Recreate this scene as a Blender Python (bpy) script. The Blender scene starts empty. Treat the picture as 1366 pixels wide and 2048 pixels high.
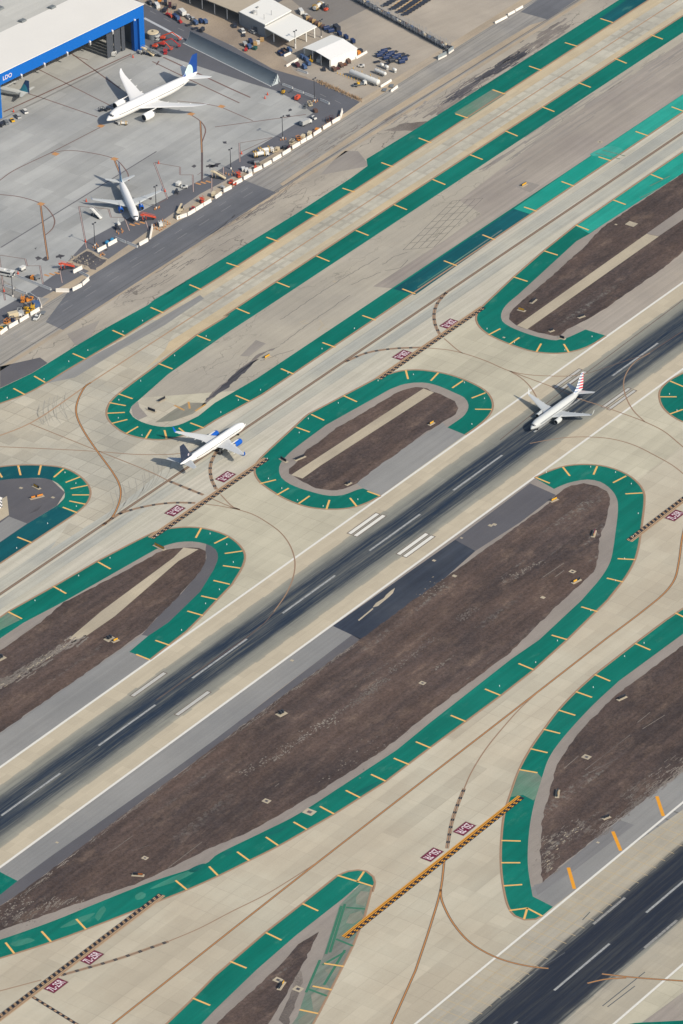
import bpy, bmesh, math, random
from mathutils import Vector, Matrix
R = math.radians
sc = bpy.context.scene
COL = sc.collection

# ---------------------------------------------------------------- camera, sky, sun, exposure
F, AZ, PITCH, ROLL = 11072.27, 0.64634158, 0.52886737, -0.02624371
CAM = Vector((-1785.4275, -1194.8704, 1187.3440))
PW, PH = 1366.0, 2048.0
D = Vector((math.cos(AZ)*math.cos(PITCH), math.sin(AZ)*math.cos(PITCH), -math.sin(PITCH)))
RT = D.cross(Vector((0, 0, 1))).normalized()
UP = RT.cross(D)
CR = RT*math.cos(ROLL) + UP*math.sin(ROLL)
CU = -RT*math.sin(ROLL) + UP*math.cos(ROLL)
cd = bpy.data.cameras.new("camera")
cam = bpy.data.objects.new("camera", cd)
COL.objects.link(cam)
cam.matrix_world = Matrix(((CR.x, CU.x, -D.x, CAM.x), (CR.y, CU.y, -D.y, CAM.y), (CR.z, CU.z, -D.z, CAM.z), (0, 0, 0, 1)))
cd.sensor_fit = 'HORIZONTAL'
cd.sensor_width = 36.0
cd.lens = F/PW*36.0
cd.clip_start = 50.0
cd.clip_end = 30000.0
sc.camera = cam

SUN_AZ, SUN_EL = R(-95.0), R(36.5)
w = bpy.data.worlds.new("World")
sc.world = w
w.use_nodes = True
nt = w.node_tree
for n in list(nt.nodes): nt.nodes.remove(n)
sky = nt.nodes.new('ShaderNodeTexSky')
sky.sky_type = 'NISHITA'
sky.sun_disc = False
sky.sun_elevation = SUN_EL
sky.sun_rotation = math.pi/2 - SUN_AZ
sky.air_density = 1.0
sky.dust_density = 1.5
bg = nt.nodes.new('ShaderNodeBackground')
bg.inputs[1].default_value = 0.10
wo = nt.nodes.new('ShaderNodeOutputWorld')
nt.links.new(sky.outputs[0], bg.inputs[0])
nt.links.new(bg.outputs[0], wo.inputs[0])
sl = bpy.data.lights.new("sun", 'SUN')
sl.energy = 3.6
sl.angle = R(0.53)
sl.color = (1.0, 0.93, 0.82)
sun = bpy.data.objects.new("sun", sl)
COL.objects.link(sun)
sd = Vector((math.cos(SUN_AZ)*math.cos(SUN_EL), math.sin(SUN_AZ)*math.cos(SUN_EL), math.sin(SUN_EL)))
sun.rotation_euler = sd.to_track_quat('Z', 'Y').to_euler()
sc.view_settings.view_transform = 'Standard'
sc.view_settings.look = 'None'
sc.view_settings.gamma = 1.0
sc.view_settings.exposure = 0.55

# ---------------------------------------------------------------- helpers
def P(px, py, z=0.0):
    """a point of the photograph as the place on the airfield it shows"""
    d = D + CR*((px-PW/2)/F) + CU*((PH/2-py)/F)
    t = (z-CAM.z)/d.z
    return CAM + d*t

def W(s, off=None, k=1.0):
    out = []
    for tok in s.split():
        c = tok.endswith('!')
        a, b = tok.rstrip('!').split(',')
        a, b = float(a), float(b)
        if off: a, b = off[0]+a/k, off[1]+b/k
        v = P(a, b)
        out.append((v.x, v.y, c))
    return out

def smooth(pts, closed=False, step=2.5):
    """centripetal Catmull-Rom through the points; points flagged as corners stay sharp"""
    n = len(pts)
    res = []
    segs = n if closed else n-1
    for i in range(segs):
        p1, p2 = pts[i], pts[(i+1) % n]
        p0 = pts[(i-1) % n] if (closed or i > 0) else p1
        p3 = pts[(i+2) % n] if (closed or i+2 < n) else p2
        a1, a2 = Vector(p1[:2]), Vector(p2[:2])
        a0 = a1*2-a2 if (p1[2] or p0 is p1) else Vector(p0[:2])
        a3 = a2*2-a1 if (p2[2] or p3 is p2) else Vector(p3[:2])
        L = (a2-a1).length
        if L < 1e-4: continue
        m = max(1, min(40, int(L/step)))
        t0 = 0.0
        t1 = t0 + max(1e-3, (a1-a0).length)**.5
        t2 = t1 + max(1e-3, (a2-a1).length)**.5
        t3 = t2 + max(1e-3, (a3-a2).length)**.5
        for j in range(m):
            t = t1 + (t2-t1)*j/m
            A1 = a0*((t1-t)/(t1-t0)) + a1*((t-t0)/(t1-t0))
            A2 = a1*((t2-t)/(t2-t1)) + a2*((t-t1)/(t2-t1))
            A3 = a2*((t3-t)/(t3-t2)) + a3*((t-t2)/(t3-t2))
            B1 = A1*((t2-t)/(t2-t0)) + A2*((t-t0)/(t2-t0))
            B2 = A2*((t3-t)/(t3-t1)) + A3*((t-t1)/(t3-t1))
            C_ = B1*((t2-t)/(t2-t1)) + B2*((t-t1)/(t2-t1))
            res.append((C_.x, C_.y))
    if not closed: res.append(pts[-1][:2])
    return res

def ragged(pts, amt=.4, seed=1):
    r = random.Random(seed)
    return [(p[0]+r.uniform(-amt, amt), p[1]+r.uniform(-amt, amt)*.8, True) for p in pts]

def srgb(*c):
    def f(v):
        v /= 255.0
        return v/12.92 if v <= .04045 else ((v+.055)/1.055)**2.4
    return tuple(f(v) for v in c)

KA = 0.70          # base colour that renders as the given display colour on sunlit flat ground
def A(*c):
    return tuple(min(.9, v*KA) for v in srgb(*c))

class MB:
    def __init__(s):
        s.v, s.f = [], []
    def add(s, vs, fs):
        o = len(s.v)
        s.v += [tuple(v) for v in vs]
        s.f += [tuple(i+o for i in f) for f in fs]
        return s
    def box(s, cx, cy, z0, lx, ly, lz, rot=0.0, taper=1.0, tx=None, ty=None, sx=0.0):
        tx = taper if tx is None else tx
        ty = taper if ty is None else ty
        c, n = math.cos(rot), math.sin(rot)
        vs = []
        for z, kx, ky, dx in ((z0, 1, 1, 0), (z0+lz, tx, ty, sx)):
            for ax, ay in ((-1, -1), (1, -1), (1, 1), (-1, 1)):
                x, y = ax*lx/2*kx+dx, ay*ly/2*ky
                vs.append((cx+x*c-y*n, cy+x*n+y*c, z))
        return s.add(vs, [(3, 2, 1, 0), (4, 5, 6, 7), (0, 1, 5, 4), (1, 2, 6, 5), (2, 3, 7, 6), (3, 0, 4, 7)])
    def bar(s, a, b, w, h=None):
        """a square bar from a to b"""
        a, b = Vector(a), Vector(b)
        h = h or w
        d = (b-a).normalized()
        u = d.cross(Vector((0, 0, 1)))
        if u.length < 1e-3: u = Vector((1, 0, 0))
        u.normalize()
        v = u.cross(d)
        vs = []
        for p in (a, b):
            for i, j in ((-1, -1), (1, -1), (1, 1), (-1, 1)):
                vs.append(p+u*(i*w/2)+v*(j*h/2))
        return s.add(vs, [(3, 2, 1, 0), (4, 5, 6, 7), (0, 1, 5, 4), (1, 2, 6, 5), (2, 3, 7, 6), (3, 0, 4, 7)])
    def cyl(s, a, b, r0, r1=None, n=10):
        a, b = Vector(a), Vector(b)
        r1 = r0 if r1 is None else r1
        d = (b-a).normalized()
        u = d.cross(Vector((0, 0, 1)))
        if u.length < 1e-3: u = Vector((1, 0, 0))
        u.normalize()
        v = u.cross(d)
        vs = []
        for p, r in ((a, r0), (b, r1)):
            for i in range(n):
                t = 2*math.pi*i/n
                vs.append(p+u*(r*math.cos(t))+v*(r*math.sin(t)))
        return s.add(vs, [tuple(range(n))[::-1], tuple(range(n, 2*n))] + [(i, (i+1) % n, n+(i+1) % n, n+i) for i in range(n)])
    def loft(s, rings, cap=True):
        n = len(rings[0])
        vs = [p for r in rings for p in r]
        fs = []
        for k in range(len(rings)-1):
            for i in range(n):
                j = (i+1) % n
                fs.append((k*n+i, k*n+j, (k+1)*n+j, (k+1)*n+i))
        if cap:
            fs.append(tuple(range(n))[::-1])
            fs.append(tuple((len(rings)-1)*n+i for i in range(n)))
        return s.add(vs, fs)
    def build(s, name, mat, parent=None, smooth_=False, fix=True):
        me = bpy.data.meshes.new(name)
        me.from_pydata(s.v, [], s.f)
        me.update()
        if fix:
            bm = bmesh.new(); bm.from_mesh(me)
            bmesh.ops.recalc_face_normals(bm, faces=bm.faces)
            bm.to_mesh(me); bm.free()
        if smooth_:
            me.polygons.foreach_set('use_smooth', [True]*len(me.polygons))
            me.set_sharp_from_angle(angle=R(40))
        if mat: me.materials.append(mat)
        o = bpy.data.objects.new(name, me)
        COL.objects.link(o)
        if parent: o.parent = parent
        return o

def tag(o, label=None, cat=None, group=None, kind=None):
    if label: o['label'] = label
    if cat: o['category'] = cat
    if group: o['group'] = group
    if kind: o['kind'] = kind
    return o

def thing(name, label, cat, loc=(0, 0, 0), rot=0.0, group=None):
    o = bpy.data.objects.new(name, None)
    o.empty_display_size = .5
    COL.objects.link(o)
    o.location = loc
    o.rotation_euler = (0, 0, rot)
    return tag(o, label, cat, group)

def dup(src, loc, rot, label=None, group=None):
    r = src.copy(); COL.objects.link(r)
    r.location = loc; r.rotation_euler = (0, 0, rot)
    if label: r['label'] = label
    if group: r['group'] = group
    for ch in list(src.children):
        c = ch.copy(); COL.objects.link(c); c.parent = r
        for g in list(ch.children):
            d = g.copy(); COL.objects.link(d); d.parent = c
    return r

def struct(name, mb, mat, kind='structure'):
    o = mb.build(name, mat, fix=False)
    # flat sheets must face up
    me = o.data
    bm = bmesh.new(); bm.from_mesh(me)
    for f in bm.faces:
        f.normal_update()
        if f.normal.z < 0: f.normal_flip()
    bm.to_mesh(me); bm.free()
    return tag(o, kind=kind)

def sheet(name, outline, z, mat):
    mb = MB()
    mb.add([(x, y, z) for x, y in [p[:2] for p in outline]], [tuple(range(len(outline)))])
    return struct(name, mb, mat)

def rect(mb, x0, x1, y0, y1, z):
    mb.add([(x0, y0, z), (x1, y0, z), (x1, y1, z), (x0, y1, z)], [(0, 1, 2, 3)])

def ribbon(mb, pts, wd, z, off=0.0, s0=None, s1=None):
    """a flat strip of width wd along a polyline, optionally only from arc length s0 to s1"""
    pts = [Vector(p[:2]) for p in pts]
    q = [pts[0]]
    for p in pts[1:]:
        if (p-q[-1]).length > 1e-3: q.append(p)
    pts = q
    if s0 is not None:
        out, acc = [], 0.0
        for a, b in zip(pts, pts[1:]):
            L = (b-a).length
            lo, hi = max(s0, acc), min(s1, acc+L)
            if hi > lo:
                if not out: out.append(a+(b-a)*((lo-acc)/L))
                out.append(a+(b-a)*((hi-acc)/L))
            acc += L
        pts = out
    if len(pts) < 2: return
    vs, fs = [], []
    for i, p in enumerate(pts):
        a = pts[max(0, i-1)]; b = pts[min(len(pts)-1, i+1)]
        d = (b-a).normalized()
        nrm = Vector((-d.y, d.x))
        for sgn in (-1, 1):
            v = p+nrm*(off+sgn*wd/2)
            vs.append((v.x, v.y, z))
    for i in range(len(pts)-1):
        fs.append((2*i, 2*i+2, 2*i+3, 2*i+1))
    mb.add(vs, fs)

def length(pts):
    return sum((Vector(b[:2])-Vector(a[:2])).length for a, b in zip(pts, pts[1:]))

# ---------------------------------------------------------------- materials
class NT:
    def __init__(s, name):
        s.m = bpy.data.materials.new(name)
        s.m.use_nodes = True
        s.t = s.m.node_tree
        s.b = s.t.nodes['Principled BSDF']
    def n(s, t, **kw):
        x = s.t.nodes.new(t)
        for k, v in kw.items(): setattr(x, k, v)
        return x
    def math(s, op, a, b=None, c=None):
        x = s.n('ShaderNodeMath', operation=op)
        for i, v in enumerate((a, b, c)):
            if v is None: continue
            if isinstance(v, (int, float)): x.inputs[i].default_value = v
            else: s.t.links.new(v, x.inputs[i])
        return x.outputs[0]
    def noise(s, vec, scale, sx=1, sy=1, detail=4, rough=.6, ox=0.0):
        mp = s.n('ShaderNodeMapping')
        mp.inputs['Scale'].default_value = (sx, sy, 1)
        mp.inputs['Location'].default_value = (ox, ox*1.7, 0)
        s.t.links.new(vec, mp.inputs[0])
        x = s.n('ShaderNodeTexNoise', noise_dimensions='2D')
        x.inputs['Scale'].default_value = scale
        x.inputs['Detail'].default_value = detail
        x.inputs['Roughness'].default_value = rough
        s.t.links.new(mp.outputs[0], x.inputs['Vector'])
        return x.outputs[0]
    def ramp(s, fac, stops, interp='LINEAR'):
        x = s.n('ShaderNodeValToRGB')
        cr = x.color_ramp
        cr.interpolation = interp
        while len(cr.elements) < len(stops): cr.elements.new(.5)
        for e, (p, c) in zip(cr.elements, stops):
            e.position = p
            e.color = (c, c, c, 1) if isinstance(c, (int, float)) else (*c, 1)
        s.t.links.new(fac, x.inputs[0])
        return x.outputs[0]
    def mix(s, fac, a, b, blend='MIX'):
        x = s.n('ShaderNodeMix', data_type='RGBA', blend_type=blend)
        for i, v in ((0, fac), (6, a), (7, b)):
            if isinstance(v, (int, float)): x.inputs[i].default_value = v
            elif isinstance(v, tuple): x.inputs[i].default_value = (*v, 1)
            else: s.t.links.new(v, x.inputs[i])
        return x.outputs[2]
    def scale(s, col, f):
        x = s.n('ShaderNodeVectorMath', operation='SCALE')
        if isinstance(col, tuple): x.inputs[0].default_value = col
        else: s.t.links.new(col, x.inputs[0])
        if isinstance(f, (int, float)): x.inputs['Scale'].default_value = f
        else: s.t.links.new(f, x.inputs['Scale'])
        return x.outputs[0]

def pave(name, base, second=None, blotch=.12, bscale=.03, panels=None, pv=.06, joint=.2, jw=.14, streak=.08,
         sscale=(.012, .5), grain=.06, rough=.9, tint=None, rubber=None, cracks=0.0, rot=0.0, lanes=None, worn=None):
    """weathered paving: slab-to-slab differences, joints, wear drawn out along the runway, blotches, grain"""
    t = NT(name)
    geo = t.n('ShaderNodeNewGeometry')
    pos = geo.outputs['Position']
    if rot:
        mp = t.n('ShaderNodeMapping'); mp.inputs['Rotation'].default_value = (0, 0, rot)
        t.t.links.new(pos, mp.inputs[0]); pos = mp.outputs[0]
    sep = t.n('ShaderNodeSeparateXYZ')
    t.t.links.new(pos, sep.inputs[0])
    X, Y = sep.outputs[0], sep.outputs[1]
    seed = (sum(ord(c) for c in name) % 97)*3.1
    val = t.math('ADD', 1.0, t.math('MULTIPLY', t.math('SUBTRACT', t.noise(pos, bscale, detail=6, ox=seed), .5), blotch*4))
    if streak:
        st = t.noise(pos, 1.0, sx=sscale[0], sy=sscale[1], detail=5, rough=.65, ox=seed)
        val = t.math('MULTIPLY', val, t.math('ADD', 1.0, t.math('MULTIPLY', t.math('SUBTRACT', st, .5), streak*4)))
    if grain:
        g = t.noise(pos, 1.3, detail=3, rough=.7, ox=seed)
        val = t.math('MULTIPLY', val, t.math('ADD', 1.0, t.math('MULTIPLY', t.math('SUBTRACT', g, .5), grain*4)))
    if panels:
        ux, uy = t.math('DIVIDE', X, panels[0]), t.math('DIVIDE', Y, panels[1])
        cb = t.n('ShaderNodeCombineXYZ')
        t.t.links.new(t.math('FLOOR', ux), cb.inputs[0]); t.t.links.new(t.math('FLOOR', uy), cb.inputs[1])
        wn = t.n('ShaderNodeTexWhiteNoise', noise_dimensions='2D')
        t.t.links.new(cb.outputs[0], wn.inputs['Vector'])
        val = t.math('MULTIPLY', val, t.math('ADD', 1.0, t.math('MULTIPLY', t.math('SUBTRACT', wn.outputs[0], .5), pv*2)))
        jx = t.math('LESS_THAN', t.math('FRACT', ux), jw/panels[0])
        jy = t.math('LESS_THAN', t.math('FRACT', uy), jw/panels[1])
        val = t.math('MULTIPLY', val, t.math('SUBTRACT', 1.0, t.math('MULTIPLY', t.math('MULTIPLY', t.math('MAXIMUM', jx, jy), t.ramp(t.noise(pos, .03, detail=2, ox=seed+71), [(.35, .25), (.65, 1.0)])), joint)))
    if lanes:
        cb3 = t.n('ShaderNodeCombineXYZ')
        row = t.math('FLOOR', t.math('DIVIDE', Y, lanes[1]))
        sh_ = t.math('MULTIPLY', t.math('FRACT', t.math('MULTIPLY', row, .618)), lanes[0])
        t.t.links.new(t.math('FLOOR', t.math('DIVIDE', t.math('ADD', X, sh_), lanes[0])), cb3.inputs[0]); t.t.links.new(row, cb3.inputs[1])
        wn3 = t.n('ShaderNodeTexWhiteNoise', noise_dimensions='2D'); t.t.links.new(cb3.outputs[0], wn3.inputs['Vector'])
        val = t.math('MULTIPLY', val, t.math('ADD', 1.0, t.math('MULTIPLY', t.math('SUBTRACT', wn3.outputs[0], .5), lanes[2]*2)))
    if cracks:
        vo = t.n('ShaderNodeTexVoronoi', feature='DISTANCE_TO_EDGE', voronoi_dimensions='2D')
        mp = t.n('ShaderNodeMapping'); mp.inputs['Scale'].default_value = (.035, .11, 1)
        t.t.links.new(pos, mp.inputs[0])
        wv = t.n('ShaderNodeVectorMath', operation='ADD')
        nz = t.n('ShaderNodeTexNoise', noise_dimensions='2D'); nz.inputs['Scale'].default_value = .12; nz.inputs['Detail'].default_value = 5
        t.t.links.new(pos, nz.inputs['Vector'])
        t.t.links.new(mp.outputs[0], wv.inputs[0])
        t.t.links.new(t.scale(nz.outputs['Color'], .9), wv.inputs[1])
        t.t.links.new(wv.outputs[0], vo.inputs['Vector'])
        vo.inputs['Scale'].default_value = 1.0
        msk = t.ramp(t.noise(pos, .02, detail=3, ox=seed+40), [(.42, 0), (.6, 1)])
        ck = t.math('MULTIPLY', t.math('LESS_THAN', vo.outputs['Distance'], .018), msk)
        val = t.math('MULTIPLY', val, t.math('SUBTRACT', 1.0, t.math('MULTIPLY', ck, cracks)))
    col = base
    if second:
        m = t.ramp(t.noise(pos, .018, detail=5, ox=seed+11), [(.38, 0), (.66, 1)])
        col = t.mix(m, base, second)
    if worn:
        wcol, lo_, amt = worn
        wm = t.ramp(t.noise(pos, 1.0, sx=.05, sy=.14, detail=7, rough=.72, ox=seed+61), [(lo_, 0), (lo_+.16, amt)])
        col = t.mix(wm, col, wcol)
    if rubber:
        yc, stops, rcol, streaky = rubber
        d = t.math('ABSOLUTE', t.math('SUBTRACT', Y, yc))
        s1 = t.noise(pos, 1.0, sx=.009, sy=.32, detail=6, rough=.72, ox=seed+5)
        s2 = t.noise(pos, 1.0, sx=.020, sy=.85, detail=5, rough=.75, ox=seed+9)
        s3 = t.noise(pos, 1.0, sx=.006, sy=.08, detail=3, rough=.5, ox=seed+3)
        d = t.math('ADD', d, t.math('MULTIPLY', t.math('SUBTRACT', s1, .5), 8.0))
        d = t.math('ADD', d, t.math('MULTIPLY', t.math('SUBTRACT', s2, .5), 8.0))
        d = t.math('ADD', d, t.math('MULTIPLY', t.math('SUBTRACT', s3, .5), 4.0))
        fac = t.ramp(t.math('DIVIDE', d, 30.0), stops)
        fac = t.math('MULTIPLY', fac, t.ramp(s2, [(.34, 1-streaky), (.52, 1.0)]))
        fac = t.math('MULTIPLY', fac, t.ramp(s1, [(.30, 1-streaky*.6), (.52, 1.0)]))
        fac = t.math('MINIMUM', fac, .985)
        # the grooved centre lanes, grey and ragged-edged slab by slab
        gd = t.math('ABSOLUTE', t.math('SUBTRACT', Y, yc))
        cb2 = t.n('ShaderNodeCombineXYZ'); t.t.links.new(t.math('FLOOR', t.math('DIVIDE', X, 6.1)), cb2.inputs[0])
        wn2 = t.n('ShaderNodeTexWhiteNoise', noise_dimensions='2D'); t.t.links.new(cb2.outputs[0], wn2.inputs['Vector'])
        gd = t.math('ADD', gd, t.math('MULTIPLY', wn2.outputs[0], .7))
        gf = t.ramp(t.math('DIVIDE', gd, 30.0), [(0, 1), (.42, .97), (.478, .72), (.488, 0)])
        col = t.mix(t.math('MULTIPLY', gf, .92), col, A(146, 146, 135))
        col2 = t.scale(col, val)
        col2 = t.mix(fac, col2, t.scale(rcol, t.math('ADD', .6, t.math('MULTIPLY', s2, .8))))
        t.t.links.new(col2, t.b.inputs['Base Color'])
    else:
        t.t.links.new(t.scale(col, val), t.b.inputs['Base Color'])
    t.b.inputs['Roughness'].default_value = rough
    t.b.inputs['Specular IOR Level'].default_value = .06
    return t.m

def dirt(name, base, second, third, pale):
    t = NT(name)
    geo = t.n('ShaderNodeNewGeometry'); pos = geo.outputs['Position']
    a = t.noise(pos, 1.0, sx=.010, sy=.05, detail=8, rough=.7)
    b = t.noise(pos, 1.0, sx=.05, sy=.12, detail=8, rough=.75, ox=31)
    c = t.noise(pos, .75, detail=6, rough=.85, ox=77)
    h = t.noise(pos, .011, detail=5, rough=.6, ox=7)
    col = t.mix(t.ramp(a, [(.36, 0), (.64, 1)]), base, second)
    col = t.mix(t.math('MULTIPLY', t.ramp(b, [(.52, 0), (.72, 1)]), .55), col, third)
    ln = t.noise(pos, 1.0, sx=.012, sy=.35, detail=6, rough=.65, ox=12)
    p1 = t.ramp(t.noise(pos, 1.0, sx=.006, sy=.16, detail=3, rough=.5, ox=53), [(.60, 0), (.66, 1)])
    p2 = t.ramp(t.noise(pos, .42, detail=6, rough=.8, ox=91), [(.50, 0), (.60, 1)])
    p3 = t.ramp(t.noise(pos, .012, detail=2, ox=17), [(.48, 0), (.60, 1)])
    val = t.math('MULTIPLY', t.math('ADD', .12, t.math('MULTIPLY', c, 1.76)), t.math('ADD', .58, t.math('MULTIPLY', ln, .84)))
    e = t.noise(pos, 1.0, sx=.16, sy=.30, detail=8, rough=.8, ox=23)
    val = t.math('MULTIPLY', val, t.math('ADD', .62, t.math('MULTIPLY', h, .76)))
    val = t.math('MULTIPLY', val, t.math('ADD', .50, t.math('MULTIPLY', e, 1.0)))
    col = t.scale(col, val)
    col = t.mix(t.math('MULTIPLY', t.math('MULTIPLY', p1, p2), t.math('MULTIPLY', p3, .7)), col, pale)
    t.t.links.new(col, t.b.inputs['Base Color'])
    t.b.inputs['Roughness'].default_value = 1.0
    t.b.inputs['Specular IOR Level'].default_value = .03
    bp = t.n('ShaderNodeBump'); bp.inputs['Strength'].default_value = .6; bp.inputs['Distance'].default_value = .3
    t.t.links.new(c, bp.inputs['Height']); t.t.links.new(bp.outputs[0], t.b.inputs['Normal'])
    return t.m

def paint(name, col, wear=.15, rough=.75, scale=.9, under=None):
    """road paint, worn through in patches"""
    t = NT(name)
    geo = t.n('ShaderNodeNewGeometry'); pos = geo.outputs['Position']
    n = t.noise(pos, scale, detail=5, rough=.7)
    v = t.math('ADD', 1.0-wear, t.math('MULTIPLY', n, wear*2))
    c = t.scale(col, v)
    if under:
        c = t.mix(t.ramp(t.noise(pos, scale*.8, detail=6, rough=.75, ox=20), [(.5, 0), (.62, .8)]), c, under)
    t.t.links.new(c, t.b.inputs['Base Color'])
    t.b.inputs['Roughness'].default_value = rough
    t.b.inputs['Specular IOR Level'].default_value = .08
    return t.m

def plain(name, col, rough=.5, metal=0.0, wear=.08, scale=1.5, coat=0.0):
    """painted metal, plastic, rubber: faint dirt and fading over the object's own surface"""
    t = NT(name)
    tc = t.n('ShaderNodeTexCoord')
    x = t.n('ShaderNodeTexNoise'); x.inputs['Scale'].default_value = scale; x.inputs['Detail'].default_value = 4
    t.t.links.new(tc.outputs['Object'], x.inputs['Vector'])
    t.t.links.new(t.scale(col, t.math('ADD', 1-wear, t.math('MULTIPLY', x.outputs[0], wear*2))), t.b.inputs['Base Color'])
    t.b.inputs['Roughness'].default_value = rough
    t.b.inputs['Metallic'].default_value = metal
    t.b.inputs['Coat Weight'].default_value = coat
    t.b.inputs['Specular IOR Level'].default_value = .2 if rough > .3 else .5
    return t.m
# ---------------------------------------------------------------- ground and paving
M = {}
TAN = A(203, 195, 171)
M['ground'] = pave('airfield_concrete', TAN, second=A(193, 185, 162), blotch=.06, lanes=(46, 7.62, .05), panels=(7.62, 7.62), pv=.04, joint=.15, jw=.28, streak=.07, sscale=(.012, .22), grain=.03)
M['south'] = pave('south_concrete', A(196, 184, 161), second=A(202, 193, 171), blotch=.05, lanes=(60, 7.62, .075), panels=(7.62, 7.62), pv=.035, joint=.13, jw=.28, streak=.06, sscale=(.01, .16), grain=.03)
M['txc'] = pave('taxiway_edge_concrete', A(207, 187, 152), second=A(199, 186, 160), blotch=.06, panels=(7.62, 6.2), pv=.05, joint=.12, streak=.08, sscale=(.01, .5))
M['txc_mid'] = pave('taxiway_centre_slabs', A(203, 196, 176), second=A(190, 184, 168), blotch=.08, panels=(7.62, 6.6), pv=.08, joint=.17, jw=1.9, streak=.05, sscale=(.02, .5))
M['junction'] = pave('junction_slabs', A(188, 182, 165), second=A(200, 190, 168), blotch=.09, panels=(7.62, 7.62), pv=.10, joint=.20, jw=.45, streak=.05, sscale=(.02, .3))
M['txb'] = pave('taxiway_worn_concrete', A(198, 192, 173), second=A(206, 198, 180), blotch=.06, panels=(7.62, 7.62), pv=.03, joint=.13, streak=.16, sscale=(.004, .42))
M['txb_grey'] = pave('taxiway_wheel_tracks', A(178, 177, 166), second=A(192, 188, 172), blotch=.08, panels=(7.62, 3.8), pv=.03, joint=.10, streak=.14, sscale=(.004, .7))
RB = A(34, 48, 66)
M['rwy'] = pave('north_runway_concrete', A(201, 188, 163), blotch=.05, panels=(6.1, 5.7), pv=.045, joint=.12, streak=.06, sscale=(.012, .4), grain=.03,
                rubber=(0.0, [(0.0, .84), (.05, .93), (.09, .98), (.22, .97), (.27, .64), (.315, .26), (.36, .08), (.43, 0)], RB, .34))
M['rwy_s'] = pave('south_runway_concrete', A(186, 176, 155), second=A(179, 172, 156), blotch=.05, panels=(6.1, 6.1), pv=.04, joint=.16, streak=.08, sscale=(.012, .5), grain=.03,
                  rubber=(-243.8, [(0.0, .93), (.05, .975), (.36, .98), (.41, .82), (.46, .25), (.52, 0)], A(37, 43, 57), .10))
M['ramp'] = pave('ramp_concrete', A(181, 180, 174), second=A(165, 165, 161), blotch=.08, lanes=(55, 7.6, .085), panels=(22.0, 7.6), pv=.06, joint=.10, streak=.08, sscale=(.012, .16), grain=.03)
M['road'] = pave('service_road_slabs', A(168, 162, 151), second=A(150, 146, 140), blotch=.10, panels=(30, 3.8), pv=.06, joint=.30, jw=.3, streak=.20, sscale=(.01, .55))
M['road_dark'] = pave('service_road_asphalt', A(120, 120, 122), second=A(108, 109, 113), blotch=.10, streak=.10, sscale=(.008, .4), panels=(60, 4.2), pv=.03, joint=.14, jw=.25)
M['lot'] = pave('parking_asphalt', A(113, 113, 117), second=A(104, 104, 108), blotch=.10, streak=.03, sscale=(.02, .2))
M['sand'] = pave('sandy_verge', A(190, 172, 146), second=A(176, 162, 142), blotch=.14, streak=.10, sscale=(.02, .5), grain=.10)
M['infield_n'] = pave('north_infield_asphalt', A(184, 174, 157), second=A(171, 162, 148), blotch=.12, streak=.08, sscale=(.01, .4), grain=.06, cracks=.5)
M['infield'] = pave('infield_asphalt', A(186, 177, 159), second=A(176, 168, 153), blotch=.08, streak=.07, sscale=(.006, .5), grain=.05, cracks=.3)
M['infield_d'] = pave('infield_worn_asphalt', A(171, 161, 148), second=A(160, 150, 140), blotch=.08, streak=.15, sscale=(.005, .35), grain=.05)
M['tar'] = pave('tar_stained_asphalt', A(124, 116, 110), second=A(156, 146, 134), blotch=.2, streak=.3, sscale=(.015, .5), grain=.10)
M['oil'] = pave('oil_stain', A(78, 76, 80), second=A(104, 100, 100), blotch=.25, streak=.3, sscale=(.02, .6), grain=.12)
M['cargo'] = pave('cargo_yard_paving', A(184, 172, 155), second=A(170, 160, 146), blotch=.10, streak=.07, sscale=(.03, .2), grain=.05, panels=(12, 9), pv=.02, joint=.10, rot=.2)
M['cargo_d'] = pave('cargo_yard_asphalt', A(138, 132, 125), blotch=.10, streak=.03, grain=.05)
M['mud'] = pave('bare_yard_earth', A(176, 159, 137), second=A(158, 142, 126), blotch=.14, streak=.08, sscale=(.02, .1), grain=.12)
M['shoulder'] = pave('island_shoulder_asphalt', A(162, 152, 141), second=A(152, 143, 134), blotch=.10, streak=.07, sscale=(.02, .4), grain=.06)
M['shoulder_g'] = pave('runway_shoulder_asphalt', A(153, 151, 146), second=A(143, 142, 139), blotch=.07, streak=.09, sscale=(.005, .5), grain=.05)
M['shoulder_t'] = pave('runway_shoulder_tan', A(181, 169, 153), second=A(170, 160, 147), blotch=.08, streak=.12, sscale=(.006, .5), grain=.05)
M['shoulder_d'] = pave('shoulder_dark_band', A(101, 99, 102), second=A(108, 105, 106), blotch=.08, streak=.05, grain=.05)
M['shoulder_a'] = pave('shoulder_repair', A(134, 132, 130), blotch=.08, streak=.09, sscale=(.005, .5), grain=.05)
M['black'] = pave('fresh_black_asphalt', A(58, 64, 76), second=A(74, 78, 86), blotch=.12, streak=.22, sscale=(.012, .4), grain=.06)
M['patch'] = pave('grey_repair_patch', A(163, 155, 144), second=A(152, 144, 136), blotch=.08, streak=.08, grain=.05)
M['dirt'] = dirt('dry_soil', A(83, 72, 68), A(103, 86, 77), A(134, 114, 99), A(140, 135, 127))
M['gravel'] = pave('gravel_edge', A(142, 133, 122), second=A(112, 102, 96), blotch=.3, streak=.15, sscale=(.03, .3), grain=.25)
M['path'] = pave('old_concrete_strip', A(196, 182, 156), second=A(184, 172, 150), blotch=.10, streak=.06, sscale=(.03, .5), grain=.08)
def green(name, c, second, tear=None):
    m = pave(name, c, second=second, blotch=.08, streak=.15, sscale=(.01, .35), grain=.06, rough=.85, lanes=(30, 3.6, .04), worn=(A(96, 150, 130), .60, .40))
    return m
M['green'] = green('green_shoulder_paint', A(2, 113, 97), A(14, 121, 105))
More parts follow.
